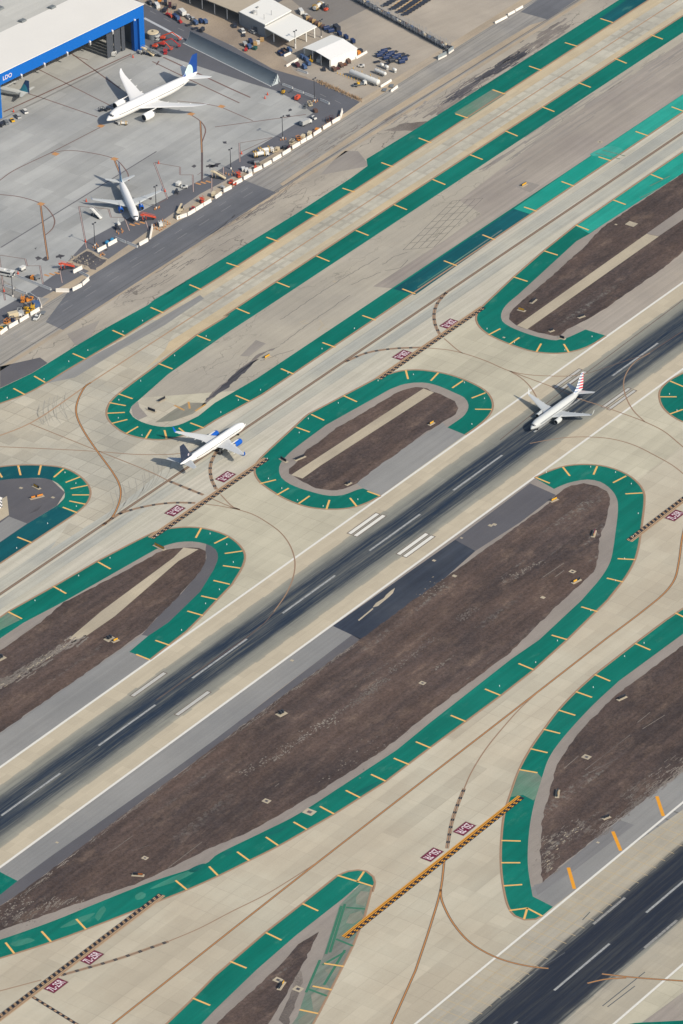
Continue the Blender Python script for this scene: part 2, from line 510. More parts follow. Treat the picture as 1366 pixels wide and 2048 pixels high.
M['teal'] = green('dark_green_shoulder_paint', A(10, 84, 92), A(20, 93, 99))
M['bright'] = green('fresh_green_shoulder_paint', A(28, 152, 133), A(50, 166, 147))
M['green_w'] = green('worn_green_paint', A(58, 134, 113), A(74, 140, 120))
M['green_k'] = green('stained_green_paint', A(22, 102, 94), A(16, 110, 98))
M['green_b'] = green('pale_fresh_green_paint', A(60, 168, 150), A(80, 176, 158))
M['green_s'] = green('south_green_shoulder_paint', A(6, 115, 98), A(18, 123, 106))
M['faded'] = pave('faded_green_paint', A(98, 140, 116), second=A(134, 134, 124), blotch=.14, streak=.2, sscale=(.03, .5), grain=.06)
M['faded_g'] = pave('faded_olive_paint', A(128, 134, 116), second=A(152, 146, 132), blotch=.12, streak=.2, sscale=(.02, .5), grain=.06)

big = MB(); rect(big, -6000, 6000, -6000, 6000, 0.0)
struct('ground', big, M['ground'])
Z1, Z2, Z3, Z4, Z5, Z6, Z7, Z8, Z9 = [.006*i for i in range(1, 10)]
def area(name, s, z, m, off=None, k=1.0, step=2.5):
    c = smooth(W(s, off, k), True, step)
    if m in ('dirt', 'gravel', 'tar', 'oil', 'mud'): c = ragged(c, .42 if m == 'dirt' else .8, len(s))
    return sheet(name, c, z, M[m])
def xy(name, pts, z, m):
    return sheet(name, pts, z, M[m])

# south field (around the centre taxiway and beyond the south runway)
xy('taxiway', [(-900, -214), (900, -214), (900, -60), (-900, -60)], Z1, 'south')
xy('runway', [(-1500, -22.9), (1500, -22.9), (1500, 22.9), (-1500, 22.9)], Z1, 'rwy')
xy('runway', [(-1500, -274.5), (1500, -274.5), (1500, -213.5), (-1500, -213.5)], Z2, 'rwy_s')
xy('taxiway', [(-900, 84), (900, 84), (900, 128), (-900, 128)], Z1, 'txb')
xy('taxiway', [(-900, 98.5), (900, 98.5), (900, 104.2), (-900, 104.2)], Z2, 'txb_grey')
xy('taxiway', [(-900, 108.0), (900, 108.0), (900, 114.5), (-900, 114.5)], Z2, 'txb_grey')
xy('taxiway', [(-128, 176), (900, 176), (900, 205), (-128, 205)], Z1, 'txc')
xy('taxiway', [(-127, 182.6), (900, 182.6), (900, 195.8), (-127, 195.8)], Z2, 'txc_mid')
area('taxiway', '-60,800! 40,770! 150,715! 245,680! 300,640! 360,640! 330,700! 228,800! 222,850! 300,882! 380,872! 330,905! 345,925! 240,1010! 100,1100! 176,990! 128,936! -60,930!', Z2+.003, 'junction')
xy('taxiway', [(-900, 205.5), (-128.5, 205.5), (-128.5, 128.5), (-900, 128.5)], Z1, 'junction')

# infield between the two north taxiways, verge, service road, ramp, cargo yard
xy('infield', [(-136, 165), (-60, 167.5), (900, 168), (900, 126), (-100, 126)], Z2, 'infield')
area('infield', '746,573! 890,480! 962,427! 918,401! 970,362! 1130,240! 1400,60! 1400,170! 1086,380! 960,462! 787,577!', Z3, 'infield_d')
area('infield', '1028,372! 1050,362! 1080,370! 1060,385!', Z4, 'patch')
xy('verge', [(-900, 205.2), (900, 205.2), (900, 232), (-900, 232)], Z2, 'infield_n')
xy('service_road', [(-900, 231), (900, 231), (900, 251.5), (-900, 251.5)], Z3, 'road')
xy('service_road', [tuple(P(91, 644)[:2]), tuple(P(126, 660)[:2]), (60, 231.1), (62, 251.4), (-70, 251.4)], Z4, 'road_dark')
area('service_road', '1041,24! 1095,39! 1260,-75! 1180,-75!', Z4, 'road_dark')
xy('verge', [(-900, 228.6), (900, 228.6), (900, 231), (-900, 231)], Z3, 'sand')
area('verge', '566,372! 780,232! 900,160! 1060,62! 1095,40! 1060,50! 880,158! 760,232! 560,368!', Z4, 'sand')
xy('verge', [(-900, 251.5), (900, 251.5), (900, 256.5), (-900, 256.5)], Z3, 'sand')
xy('cargo_yard', [(-900, 256.5), (900, 256.5), (900, 1500), (-900, 1500)], Z2, 'cargo')
area('cargo_yard', '560,-20! 640,48! 662,54! 745,12! 690,-20!', Z3, 'cargo_d')
area('cargo_yard', '285,0! 330,-30! 480,28! 580,86! 560,110! 600,150! 640,166! 640,168! 540,138! 465,92! 350,40!', Z3, 'mud')
area('ramp_verge', '-60,690! 0,650! 75,600! 200,530! 400,388! 500,335! 560,300! 690,226! 720,204! 640,166! 545,138! 465,92! 283,5! 200,-40! -60,-40!', Z4, 'lot')
area('ramp', '-400,830! 0,618! 62,583! 115,545! 175,480! 340,392! 430,345! 524,289! 626,226! 589,200! 550,181! 492,164! 362,121! 318,104! 270,80! 150,-60! -400,-60! -400,500!', Z5, 'ramp')
area('service_road', '-60,540! 0,556! 60,592! 100,597! 70,625! 40,600! -60,560!', Z6, 'road')
# the road that leaves the ramp to the cargo yard, pale edge line and verge
mb = MB(); ribbon(mb, W('288,36! 330,58! 366,78!'), 1.6, Z6)
struct('road_marking', mb, paint('worn_white_paint', A(196, 198, 200), .1))
mb = MB()
for a, b in (('300,22', '312,28'), ('328,37', '340,43'), ('356,56', '368,62'), ('384,73', '396,79'), ('640,188', '652,194'), ('670,201', '682,207')):
    ribbon(mb, W(a+'! '+b+'!'), .35, Z6)
for k in range(16):
    x = -140+k*17.0
    rect(mb, x, x+7.5, 240.6, 240.9, Z5+.003)
    rect(mb, x+4, x+9.5, 245.0, 245.3, Z5+.003)
struct('road_marking', mb, paint('dashed_lane_paint', A(146, 145, 144), .2))
mb = MB(); rect(mb, -900, 900, 232.2, 232.6, Z5+.003); rect(mb, -93, 900, 249.6, 249.8, Z5+.003)
struct('road_marking', mb, paint('tar_joint', A(98, 96, 98), .2))
# broken ground pit beside the ramp
area('excavation', '175,497! 222,521! 190,547! 134,524!', Z6, 'sand')
area('excavation', '174,502! 213,521! 190,540! 146,522! 160,508!', Z7, 'oil')
# patches and stains
rs = random.Random(21)
def streaks(s, n, spread, lmax, wmax, m, name='tar_streaks', lv=.0190):
    c = smooth(W(s)); L_ = length(c); mb = MB()
    for i in range(n):
        u = rs.random()*L_; acc = 0
        for a, b in zip(c, c[1:]):
            d = (Vector(b[:2])-Vector(a[:2])).length
            if acc+d >= u: break
            acc += d
        v = Vector(a[:2])+(Vector(b[:2])-Vector(a[:2]))*((u-acc)/max(d, 1e-6))
        x, y = v.x, v.y+rs.gauss(0, spread); ln = rs.uniform(.15, 1)*lmax
        pts = [(x+ln*q/5.0, y+rs.uniform(-.35, .35), True) for q in range(6)]
        ribbon(mb, pts, rs.uniform(.2, 1)*wmax, lv+.00006*(i % 40))
    struct(name, mb, M[m], 'stuff')
streaks('850,245! 960,165! 1110,62!', 150, 2.6, 22, 1.5, 'tar')
streaks('880,212! 960,160! 1040,112!', 110, 1.5, 16, 1.1, 'oil', lv=.0215)
streaks('560,345! 700,265! 800,230!', 50, 3.5, 12, .7, 'tar')
streaks('420,470! 560,385!', 60, 3.0, 14, .6, 'tar')
streaks('250,600! 400,500!', 40, 3.5, 14, .5, 'tar')
streaks('760,255! 900,195! 960,150!', 40, 3.0, 9, 1.2, 'patch')
streaks('940,360! 1130,250! 1366,95!', 60, 6.0, 45, 1.2, 'patch')
area('repair_patch', '766,262! 800,248! 890,238! 838,262! 820,262!', Z3, 'gravel')
area('repair_patch', '690,302! 716,302! 738,330! 728,334! 640,350! 668,320!', Z3, 'patch')
area('repair_patch', '0,733! 80,715! 95,726! 64,746! 0,776!', Z3, 'shoulder_d')
area('repair_patch', '134,668! 175,650! 200,640! 172,690! 150,690!', Z3, 'patch')
area('repair_patch', '480,712! 512,680! 532,687! 498,713!', Z3, 'patch')
area('oil_stain', '402,815! 430,780! 475,740! 500,722! 510,712! 560,690! 510,720! 480,752! 440,782!', Z3, 'tar')
area('oil_stain', '408,803 440,776 470,748 500,724 515,718 488,745 455,775 420,797', Z3+.003, 'oil')
area('repair_patch', '310,845! 350,818! 375,805! 415,806! 385,828! 345,842!', Z3, 'faded_g')
area('repair_patch', '262,815! 268,808! 276,803! 279,814! 295,832! 277,840! 266,832!', Z3, 'patch')
area('tar_patch', '92,767! 133,740! 245,680! 400,590! 408,597! 330,650! 240,700! 150,755!', Z3+.003, 'shoulder_g')

mb = MB()
o, ux, uy = P(812, 500), P(918, 432)-P(812, 500), P(846, 512)-P(812, 500)
o = P(806, 500); ux = P(905, 402)-o; uy = P(868, 494)-o
for i in range(8):
    ribbon(mb, [o+ux*(i/7.0), o+ux*(i/7.0)+uy], .3, Z4)
for j in range(5):
    ribbon(mb, [o+uy*(j/4.0), o+uy*(j/4.0)+ux], .3, Z4)
for s in ('765,530 790,512 815,505', '770,542 800,535 815,520', '700,570 760,545', '560,640 680,560 760,515', '560,690 600,660 700,590', '585,700 520,722', '420,470 440,455 470,430', '430,480 470,458 500,440', '435,492 480,470', '510,420 560,385 600,352', '455,455 520,420 590,365', '330,590 420,530'):
    ribbon(mb, ragged(smooth(W(s), step=2.0), .5, len(s)), .35, Z4)
struct('sealed_cracks', mb, paint('crack_sealant', A(128, 120, 112), .3))
mb = MB()
for s in ('600,645 612,640', '640,640 648,652', '645,650 636,662', '655,656 650,660', '604,648 618,646'):
    ribbon(mb, ragged(W(s), .3, 3), .7, Z4)
struct('bare_patch', mb, M['path'])

# ---------------------------------------------------------------- taxiway islands
sh, gr, dt = [], [], []
edge_lines = []
pairs = []
def green_strip(e, i, m='green', e_line=True, name='green_shoulder', off=None, k=1.0):
    E_ = smooth(W(e, off, k)); I_ = smooth(W(i, off, k))
    sheet(name, E_ + I_[::-1], Z4, M[m])
    if e_line: edge_lines.append(E_)
    pairs.append((E_, I_))
    return E_, I_

# taxiway C, far side
e0 = [(420, 203.2, True), (150, 202, True), (-20, 201.4, True), (-52, 201.9, True)] + W('300,640! 252.5,669.7! 171.7,718! 134.7,739.7 91,766.7 50.5,788.5 0,807! -60,828!')
i0 = [(420, 215.2, True), (330, 215.2, True), (150, 215.4, True)] + W('733,318! 735,332! 702.7,355.6! 591.6,428! 430,527! 308,600! 296,610! 215.5,654! 145,696! 64,746.5! 0,777! -60,800!')
E0, I0 = smooth(e0), smooth(i0)
sheet('green_shoulder', E0+I0[::-1], Z4, M['green']); edge_lines.append(E0)
area('green_shoulder', '1199,37! 1225,47! 1440,-95! 1440,-130!', Z5, 'teal')
area('faded_paint', '908,226! 935,238! 1012,188! 986,178!', Z5, 'faded')
# the long U between taxiways C and B
e1 = [(420, 178.4, True), (110, 178, True), (-52, 177, True)] + W('460,628.6! 394,669! 316.5,728! 266,765! 235.7,788.6 220.5,803.7 212.8,822.2 215.5,837.4 229,852.5 252.5,867.7 293,877.8 333.3,878.8 373.7,868.7 407.4,855.2! 430,841!') + [(-100, 118.6, True), (420, 118.6, True)]
i1 = [(420, 168, True), (110, 166.6, True), (-40, 166, True)] + W('460,662! 336.7,748! 279.5,798.7 262.6,813.8 259,824 266,834 293,847.5 330,854 357,850 397,832! 430,805.5!') + [(-90, 129.4, True), (0, 129.4, True), (420, 129.2, True)]
E1, I1 = smooth(e1), smooth(i1)
sheet('green_shoulder', E1+I1[::-1], Z4, M['green']); edge_lines.append(E1)
area('green_shoulder', '787,578! 830,590! 1060,429! 1027,418!', Z5, 'teal')
area('green_shoulder', '1028,417.5! 1061,428.5! 1195,340! 1440,175! 1440,138! 1366,189! 1140,340!', Z5, 'bright')
# upper middle island
area('runway_shoulder', '733,1006! 726.3,977! 713,967! 750,937! 800,900! 886,845! 893,855! 930.4,869.6! 840,935! 762,990!', Z3, 'shoulder_g')
e2 = '930.4,869.6! 954.4,853 978.5,830.7 986,812 980,792 967.4,779 926.7,758.5 889.6,747 860,742 834,739.7 800.4,742 753,756.6! 686,792! 632,820.5! 618.6,827 588,854! 521,916.5 512.5,927 509,943.8 518,962 544.5,982.5 578,1001 618.6,1014.5 659,1018.5 699.4,1016 733,1006 761.6,991.6!'
i2 = '895,855! 930,829 937,810 928.5,795 910,786 890,777 868,769 844,765 810.5,767.7 780,778.5! 723,810.4! 652,850! 578,906.7 561,927 558,940.4 563,955.6 581.5,969 618.6,982.5 659,991.6 686,990 716,979 726.3,976.8!'
E2, I2 = green_strip(e2, i2)
sheet('island_shoulder', E2, Z2, M['shoulder'])
area('dry_earth', '578,937 588,930! 613.5,900! 635,886! 672,856! 733,822! 787,788.5! 817,777 844,774 864,782 882,788 908,803 915.6,816 910,829 886,843.7 845,868! 804,900! 750,937! 713,967! 686,978 662,981.5 632,975.8 598,959 578,947', Z4, 'dirt')
area('concrete_strip', '582,950! 605,957! 640,932! 868,785! 847,777!', Z5, 'path')
# right upper island
area('runway_shoulder', '1171,659! 1212,671.5! 1480,482! 1480,425! 1366,503! 1326,536! 1212,616! 1150,650!', Z3, 'shoulder_t')
e3 = [(420, 95, True), (174, 95.2, True)]+W('1151,451! 1088,501! 1027,554! 971,607! 956,623 952,640 960,655 978.5,669.6 1019,688 1067.4,703 1115.6,706.7 1152.6,701 1182,690 1212,671.5!')
i3 = [(420, 83, True), (183, 83, True)]+W('1230,432.6! 1178.5,468! 1152.6,482.6! 1082,547.4! 1037.8,588! 1012,610.4 1002.6,627 1004.4,642 1019,653 1067,671.5 1112,680.7 1130,677 1171,659!')
E3, I3 = smooth(e3), smooth(i3)
sheet('green_shoulder', E3+I3[::-1], Z4, M['green']); edge_lines.append(E3)
sheet('island_shoulder', E3+[(420, 24)], Z2, M['shoulder'])
area('green_shoulder', '1151,451.5! 1178.5,467! 1366,346! 1480,268! 1480,228! 1366,304! 1302.6,347.5!', Z5, 'bright')
area('dry_earth', '1019,632.6 1023,621.5 1045,601! 1104.4,551! 1175,488! 1189.6,469.6! 1215.6,447! 1366,346! 1480,266! 1480,424! 1366,503! 1326.7,536! 1212,616! 1178.5,636! 1130,662 1119,671.5 1097,669.6 1056,658.5 1034,651 1022,644', Z4+.003, 'dirt')
area('concrete_strip', '1034,651! 1054.4,658.5! 1317.4,473! 1293,467.8!', Z5, 'path')
area('concrete_strip', '1293,467.5! 1317.4,472.5! 1480,362! 1480,338! 1366,416!', Z5, 'shoulder')
# island at the right edge
area('island_shoulder', '1366,746! 1352,775 1350,795 1362,822 1440,850! 1480,800! 1440,695!', Z2, 'shoulder')
e4 = '1440,695! 1366,746! 1339.6,760.4 1321,779 1318.5,795.6 1326.7,816 1345,832.6 1366,843.7 1440,862!'
i4 = '1440,722! 1395,768! 1372,785 1368,797 1375,812 1440,830!'
green_strip(e4, i4)
# island at the left edge
area('island_shoulder', '-60,985! 0,960! 47,956! 100,957! 130,985! 114,1011! 54,1048! 0,1085! -60,1120!', Z3, 'shoulder_d')
e5 = '-60,945! 0,933.7 43.8,930 91,931 128,936 158,951 176.8,970.7 181,989 171.7,1009 148,1029.6! 60.6,1086.9! 0,1127! -60,1167!'
i5 = '-60,975! 0,960.6 47,956.6 91,957 114.5,965.7 128,979 129.6,994 114.5,1011! 54,1048! 0,1085! -60,1125!'
green_strip(e5, i5, 'teal')
area('green_shoulder', '104,960 122,936 140,940 160,952 177,971 180.5,989 171,1009 150,1027.5! 116,1013! 129.3,994 127.5,979 114.5,966', Z5, 'green')
area('concrete_strip', '-40,1020! 0,1000! 14,992! 18,1030! 0,1042! -40,1066!', Z4, 'path')
area('island_shoulder', '-60,1080! 0,1046! 18,1033! 54,1047! 0,1084! -60,1122!', Z4, 'shoulder_g')
area('oil_stain', '58,1026 70,1018 80,1009 86,1010 76,1019 64,1027', Z4, 'oil')
# lower left island
area('runway_shoulder', '299.7,1319.5! 258.6,1303.7! 296,1272! 283,1270! 188.6,1334.7! 81,1408.8! 0,1466! -60,1505! -60,1578! 0,1537!', Z3, 'shoulder_g')
area('shoulder_band', '412.5,1088! 431,1098 436,1115 427.6,1139! 400.7,1183! 336.7,1245! 296,1272! 283,1270! 313,1236.7! 363.6,1186! 400.7,1142.4! 413,1115 411,1102', Z3+.003, 'shoulder_d')
e6 = '-60,1268! 0,1235! 17,1223! 111,1171! 195,1122! 289.6,1073.4 316.5,1061.6 357,1055 394,1055 427.6,1061.6 457,1073 480.5,1092 490,1110.4 485.6,1132 463.7,1169.4! 434,1200! 404,1232! 373.7,1262! 299.7,1319.5!'
i6 = '-60,1310! 0,1277! 47,1245.5! 128,1203! 293,1109! 320,1095 353.5,1085 384,1083 412.5,1088 431,1098.7 436,1115.5 427.6,1139! 400.7,1183! 336.7,1245! 296,1272! 258.6,1303.7!'
E6, I6 = green_strip(e6, i6)
sheet('island_shoulder', E6+[tuple(P(-60, 1578)[:2])], Z2, M['shoulder'])
area('faded_paint', '-10,1241! 18,1225! 40,1240! 8,1256! -10,1266!', Z5, 'faded')
area('dry_earth', '-60,1336! 0,1301! 81,1245! 128,1204.7! 269,1132! 320,1103.7 345,1097 367,1094.6 397,1097 411,1102 413.5,1115.5 400.7,1142.4! 363.6,1186! 313,1236.7! 286,1264! 188.6,1334.7! 81,1408.8! 0,1466! -60,1506!', Z4, 'dirt')
area('concrete_strip', '367,1095.3! 397,1098.7! 357,1122! 229,1233! 155,1284! 138,1277.4! 202,1223! 347,1115.5!', Z5, 'path')
# big island south of the north runway
area('runway_shoulder', '-60,1778! 0,1738! 323,1501! 665.7,1252! 704,1270! 665,1300! 560,1378! 430,1480! 330,1553! 100,1715! 35,1762! 0,1744! -60,1790!', Z2, 'shoulder_g')
area('shoulder_band', '704,1270! 722,1278! 709.5,1287.5! 564.7,1392! 421,1500! 276,1607.7! 134.7,1715.5! 40.4,1786! -60,1850! -60,1826! 35,1762! 100,1714! 330,1552! 430,1479!', Z3, 'shoulder_d')
area('runway_shoulder', '665.7,1252! 910,1079.6! 950.7,1102! 890,1156! 722,1280! 704,1270!', Z3, 'black')
area('runway_shoulder', '910,1079.6! 1060,966.7! 1112,990! 1040,1045! 950.7,1102!', Z3, 'shoulder_d')
area('bare_patch', '745,1215 752,1206 768,1196 772,1190 790,1176 786,1186 768,1202 756,1212', Z4, 'path')
area('bare_patch', '716,1240! 745,1216! 747,1218! 718,1242!', Z4, 'path')
e7 = '1069,955.6! 1097,942.6 1134,931.5 1178.5,929 1215.6,934 1252.6,948 1276.7,966.7 1287.8,985 1289,1003.7 1284,1048! 1276.7,1096 1269,1122 1252.6,1152 1215.6,1200! 1134,1280! 1067.4,1340! 1000.7,1392! 860,1495.6! 770,1564! 719.6,1596! 669,1628 613.5,1660 556,1692.6 497,1722 430,1755 373.7,1780 313,1804 171.7,1859 101,1884.6 0,1916.6 -60,1934!'
i7 = '1069,955.6! 1108,977.8! 1134,966.7 1175,959 1200.7,963.7 1223,979.6 1234,998 1236,1018.5 1228.5,1085! 1221,1122 1204.4,1152 1163.7,1200! 1078.5,1279.6! 1023,1317.8! 860,1445.6! 793.6,1500! 686,1570.7! 591.6,1631 524,1665 430,1712 417.5,1724 296,1766 182,1811.4 104,1843 0,1879.5 -60,1897!'
E7, I7 = green_strip(e7, i7, 'green_s')
sheet('island_shoulder', E7+[tuple(P(-60, 1778)[:2])], Z1+.003, M['shoulder'])
area('dry_earth', '1097,1007! 1108,993 1119,985 1141.5,972 1167.4,967.4 1193,972 1212,983 1219,998 1212,1040.7! 1199,1077.8! 1195,1122 1186,1144.4 1141.5,1185! 1045,1279.6! 1015.6,1310! 952.6,1355! 860,1425! 766.7,1500! 632,1587.5! 497,1665! 430,1692! 336.7,1737.4! 269,1769.4! 124.6,1818! 0,1861! -60,1878! -60,1852! 0,1813! 40.4,1786! 134.7,1715.5! 276,1607.7! 421,1500! 564.7,1392! 709.5,1287.5! 827,1200! 890,1156! 1015.6,1066.7!', Z4+.003, 'dirt')
rnd = random.Random(5)
mb = MB()
def rubble(s, n, wd, big=.9):
    c = smooth(W(s))
    L = length(c)
    for i in range(n):
        u = rnd.random()*L
        acc = 0
        for a, b in zip(c, c[1:]):
            d = (Vector(b)-Vector(a)).length
            if acc+d >= u: break
            acc += d
        v = Vector(a)+(Vector(b)-Vector(a))*((u-acc)/max(d, 1e-6))
        x, y = v.x, v.y+rnd.gauss(0, wd)
        r = rnd.uniform(.15, big*.55)
        a0 = rnd.random()*6.28
        mb.add([(x+r*rnd.uniform(.6, 1.6)*math.cos(a0+q), y+r*.8*math.sin(a0+q), Z5+.0002*(i % 30)) for q in (0, 1.3, 2.5, 3.9, 5.1)], [(0, 1, 2, 3, 4)])
for s, n, wd in (('545,1522! 640,1448! 705,1408!', 170, .9), ('705,1410! 772,1356!', 200, 1.1), ('780,1345! 870,1276!', 90, .9), ('690,1425! 560,1500!', 60, 1.6), ('1005,1165! 1085,1122!', 90, 1.1), ('915,1240! 955,1215!', 70, 1.0), ('868,1340! 908,1311!', 40, .4), ('480,1548! 540,1515!', 50, 1.2), ('850,1195! 895,1160!', 60, 2.2), ('-10,1845! 60,1795!', 90, 2.2), ('120,1800! 40,1850!', 40, 3.0), ('640,1570! 800,1450!', 50, 3.5)):
    rubble(s, n, wd)
struct('rubble', mb, M['gravel'], 'stuff')
mb = MB()
for s in ('336,1736! 370,1710! 404,1684!', '300,1690! 263,1702!', '1085,1155! 1128,1126!', '1110,1154! 1128,1141!', '550,1573! 558,1567!', '1178,1546! 1235,1517!', '1170,1540! 1260,1470!', '1285,1458! 1330,1430!', '1128,1537! 1157,1512!', '1275,1445! 1300,1425!', '222,1703! 265,1672!'):
    ribbon(mb, smooth(W(s)), .35, Z5+.003)
struct('drain_line', mb, M['gravel'])
area('green_shoulder', '-60,1700! 0,1744! 35,1762! 0,1789.6! -60,1830!', Z4, 'green')
# right lower island
area('runway_shoulder', '1106,1813.7! 1067,1792! 1062,1775! 1084,1765.6! 1193,1674.8! 1304,1588! 1480,1462! 1480,1530! 1366,1619! 1249,1702!', Z3, 'shoulder_g')
area('runway_shoulder', '1068,1770! 1084,1766! 1193,1676! 1240,1640! 1268,1650! 1150,1740! 1075,1790!', Z3+.003, 'shoulder_a')
e8 = [(v[0], v[1], True) for v in W('1480,1130! 1366,1217!')]+W('1332,1240! 1271,1286! 1189.6,1349! 1152.6,1382.6 1117.4,1419.6 1087.8,1458.5 1062,1495.6 1037.8,1540 1023,1580.7 1008,1630 1002.6,1678.5 1001.5,1723 1006,1771 1017.4,1815.6 1030,1832 1049,1839.6 1071,1838.5 1084,1832!')
i8 = W('1480,1178! 1366,1267.8! 1237.8,1362! 1182,1414 1119,1484.4 1097,1517.8 1084,1555 1071,1595.6 1060,1649 1055.6,1700.7 1056,1734 1062,1775 1065.6,1793! 1106,1813.7!')
E8, I8 = smooth(e8), smooth(i8)
sheet('green_shoulder', E8+I8[::-1], Z4, M['green_s']); edge_lines.append(E8)
sheet('island_shoulder', E8+[tuple(P(1106, 1813.7)[:2]), tuple(P(1480, 1534)[:2])], Z1+.003, M['shoulder'])
area('faded_paint', '1040,1540! 1075,1546! 1084,1556! 1071,1597! 1067,1601! 1046,1590! 1021,1594!', Z5, 'faded')
area('dry_earth', '1480,1195! 1366,1290! 1274.8,1358.5! 1230,1392 1200.7,1421.5 1167,1455 1134,1499 1112,1536 1100.7,1580.7 1086,1634 1081.5,1686 1084,1765.6! 1119,1734! 1193,1674.8! 1252.6,1626.7! 1304.4,1587.8! 1341.5,1560! 1480,1450!', Z4, 'dirt')
# bottom wedge
area('island_shoulder', '280,2110! 430,2000! 686,1790! 728,1770! 728,1800! 690,1915! 600,2080!', Z2, 'shoulder')
e9 = '290,2090! 333,2048! 384,1999! 430,1951.5! 531,1864.6! 605,1806.7! 674,1751.8! 696,1742.7 716,1740 733,1742.7 746.5,1753.5 750,1765 744.8,1783.8!'
i9 = '372,2080! 430,2019.5! 514,1938.7! 591.6,1871! 686,1797! 719.6,1768.6! 744.8,1772!'
green_strip(e9, i9, 'green_s')
e10 = '744.8,1772! 729.7,1831! 706,1891.5! 687.6,1928.6! 662,1979! 637,2028! 600,2095!'
i10 = '720,1768.8! 679,1810.7! 645.5,1915! 618.6,1962! 595,2033! 560,2080!'
green_strip(e10, i10, 'faded')
for s in ('712,1795! 722,1782! 738,1784! 730,1812! 712,1808!', '700,1828! 722,1822! 728,1834! 706,1848! 692,1846!', '650,1940! 676,1932! 682,1942! 660,1952!', '622,1990! 650,1966! 662,1980! 640,2016! 628,2030!', '596,2040! 622,2020! 630,2034! 606,2070!'):
    area('faded_paint', s, Z5, 'green_s' if 0 else 'faded_g')
mb = MB()
for s in ('683,1812! 652,1908!', '690,1808! 660,1905!', '640,1920! 612,1985!', '692,1815! 730,1818!', '672,1878! 706,1892!', '645,1930! 690,1904!', '648,1970! 690,1900!', '616,1978! 654,1992!'):
    ribbon(mb, W(s), 1.0, Z6+len(mb.v)*.00005)
struct('faded_paint', mb, paint('old_green_stripes', A(66, 124, 98), .2))
area('dry_earth', '636,1864! 598,1888! 548,1942! 507.4,1979! 437,2043! 400,2085! 520,2085! 537.7,2048! 564.7,2002.6! 591.6,1955.5! 628.6,1884.8!', Z4, 'dirt')
area('gravel_edge', '600,1940 590,1962 575,1995! 560,2040! 575,2060! 592,2000! 606,1965', Z5, 'gravel')
area('green_shoulder', '1240,2052! 1270,2046 1310,2044 1366,2041! 1420,2060! 1400,2110! 1260,2110!', Z4, 'green')
area('south_infield', '1195,2110! 1366,1985! 1480,1900! 1480,2110!', Z3, 'infield_d')

for E_, I_ in ((E0, I0), (E1, I1), (E3, I3), (E8, I8)): pairs.append((E_, I_))
for s in ('85,516 92,512 100,516 92,521', '70,516 78,512 82,517 76,521', '112,514 120,508 128,511 122,517', '383,331 390,329 394,333 387,336', '412,333 420,328 430,331 420,336', '296,396 304,394 306,398 299,400', '300,411 305,409 307,412', '205,500 212,497 214,501', '576,219 582,217 585,221 578,223', '571,232 576,229 580,233', '421,331 440,326 436,333 424,335', '68,498 74,496 73,499', '445,285 450,283 452,287'):
    area('oil_stain', s, Z6, 'oil', step=1.0)
# the pale threshold slab and worn bays in the hangar mouth
a_, b_ = Vector((150.1, 381.4)), Vector((50.2, 390.8))
d_ = (b_-a_).normalized(); n_ = Vector((-d_.y, d_.x))
xy('hangar_threshold', [tuple(a_+n_*1.2-d_*2), tuple(b_+d_*80+n_*1.2), tuple(b_+d_*80+n_*2.4), tuple(a_+n_*2.4-d_*2)], Z6, 'shoulder_g')

for i_, (s, m_) in enumerate((('190,1836 198,1820 208,1812 212,1818 204,1832 196,1842', 'faded'), ('270,1792 284,1784 292,1788 286,1798 274,1800', 'faded_g'), ('120,1856 150,1838 190,1826 170,1842', 'faded'), ('300,1778 350,1752 400,1736 360,1760', 'faded'), ('376,1742 392,1732 410,1727 404,1737 388,1745', 'teal'), ('446,1708 456,1702 466,1699 462,1707 452,1712', 'teal'), ('700,1592 740,1570 760,1562 730,1584', 'teal'), ('1180,310 1220,292 1246,300 1222,312', 'bright'), ('520,1672 560,1656 580,1650 556,1666', 'teal'), ('20,1888 60,1876 70,1880 30,1893', 'faded'))):
    area('paint_wear', s, Z5+.0018+.0001*i_, {'faded': 'green_w', 'faded_g': 'green_w', 'teal': 'green_k', 'bright': 'green_b'}[m_], step=1.2)
mb = MB()
for s in ('1205,300! 1250,312!', '1190,306! 1240,318!', '1280,396! 1320,376!', '835,575! 1004,460!', '1300,372! 1340,352!'):
    ribbon(mb, W(s), .6, Z5+.003)
struct('paint_wear', mb, M['faded'])
mb = MB()
for k in range(34):
    x = -460+k*6.1
    rect(mb, x, x+.3, -230.5, -214.4, Z3)
for y in (-219.5, -225.0): rect(mb, -470, -240, y, y+.25, Z3+.001)
struct('sealed_joint', mb, paint('sealed_joint_yellowed', A(196, 176, 140), .3))

for a in (('150,1281! 60,1336! -20,1386!', 150, 1.5, 8, .9, 'gravel'), ('150,1281! 60,1336! -20,1386!', 30, .8, 5, .6, 'path'), ('1090,1745! 1096,1690! 1130,1675! 1170,1650!', 140, 2.8, 3, .45, 'gravel'), ('1090,1740! 1110,1690! 1160,1655!', 30, 2.2, 2, .35, 'path'),
          ('1185,1675! 1255,1622! 1366,1538!', 130, 1.2, 7, .5, 'gravel'), ('1250,1600! 1366,1520!', 60, 2.2, 4, .4, 'gravel'), ('40,1795! 270,1615! 420,1505! 560,1398! 705,1292!', 160, .45, 6, .35, 'gravel'), ('0,1850! 60,1825! 150,1800!', 60, 1.6, 4, .4, 'gravel')):
    streaks(*a, name='gravel_scatter', lv=Z5+.0024)
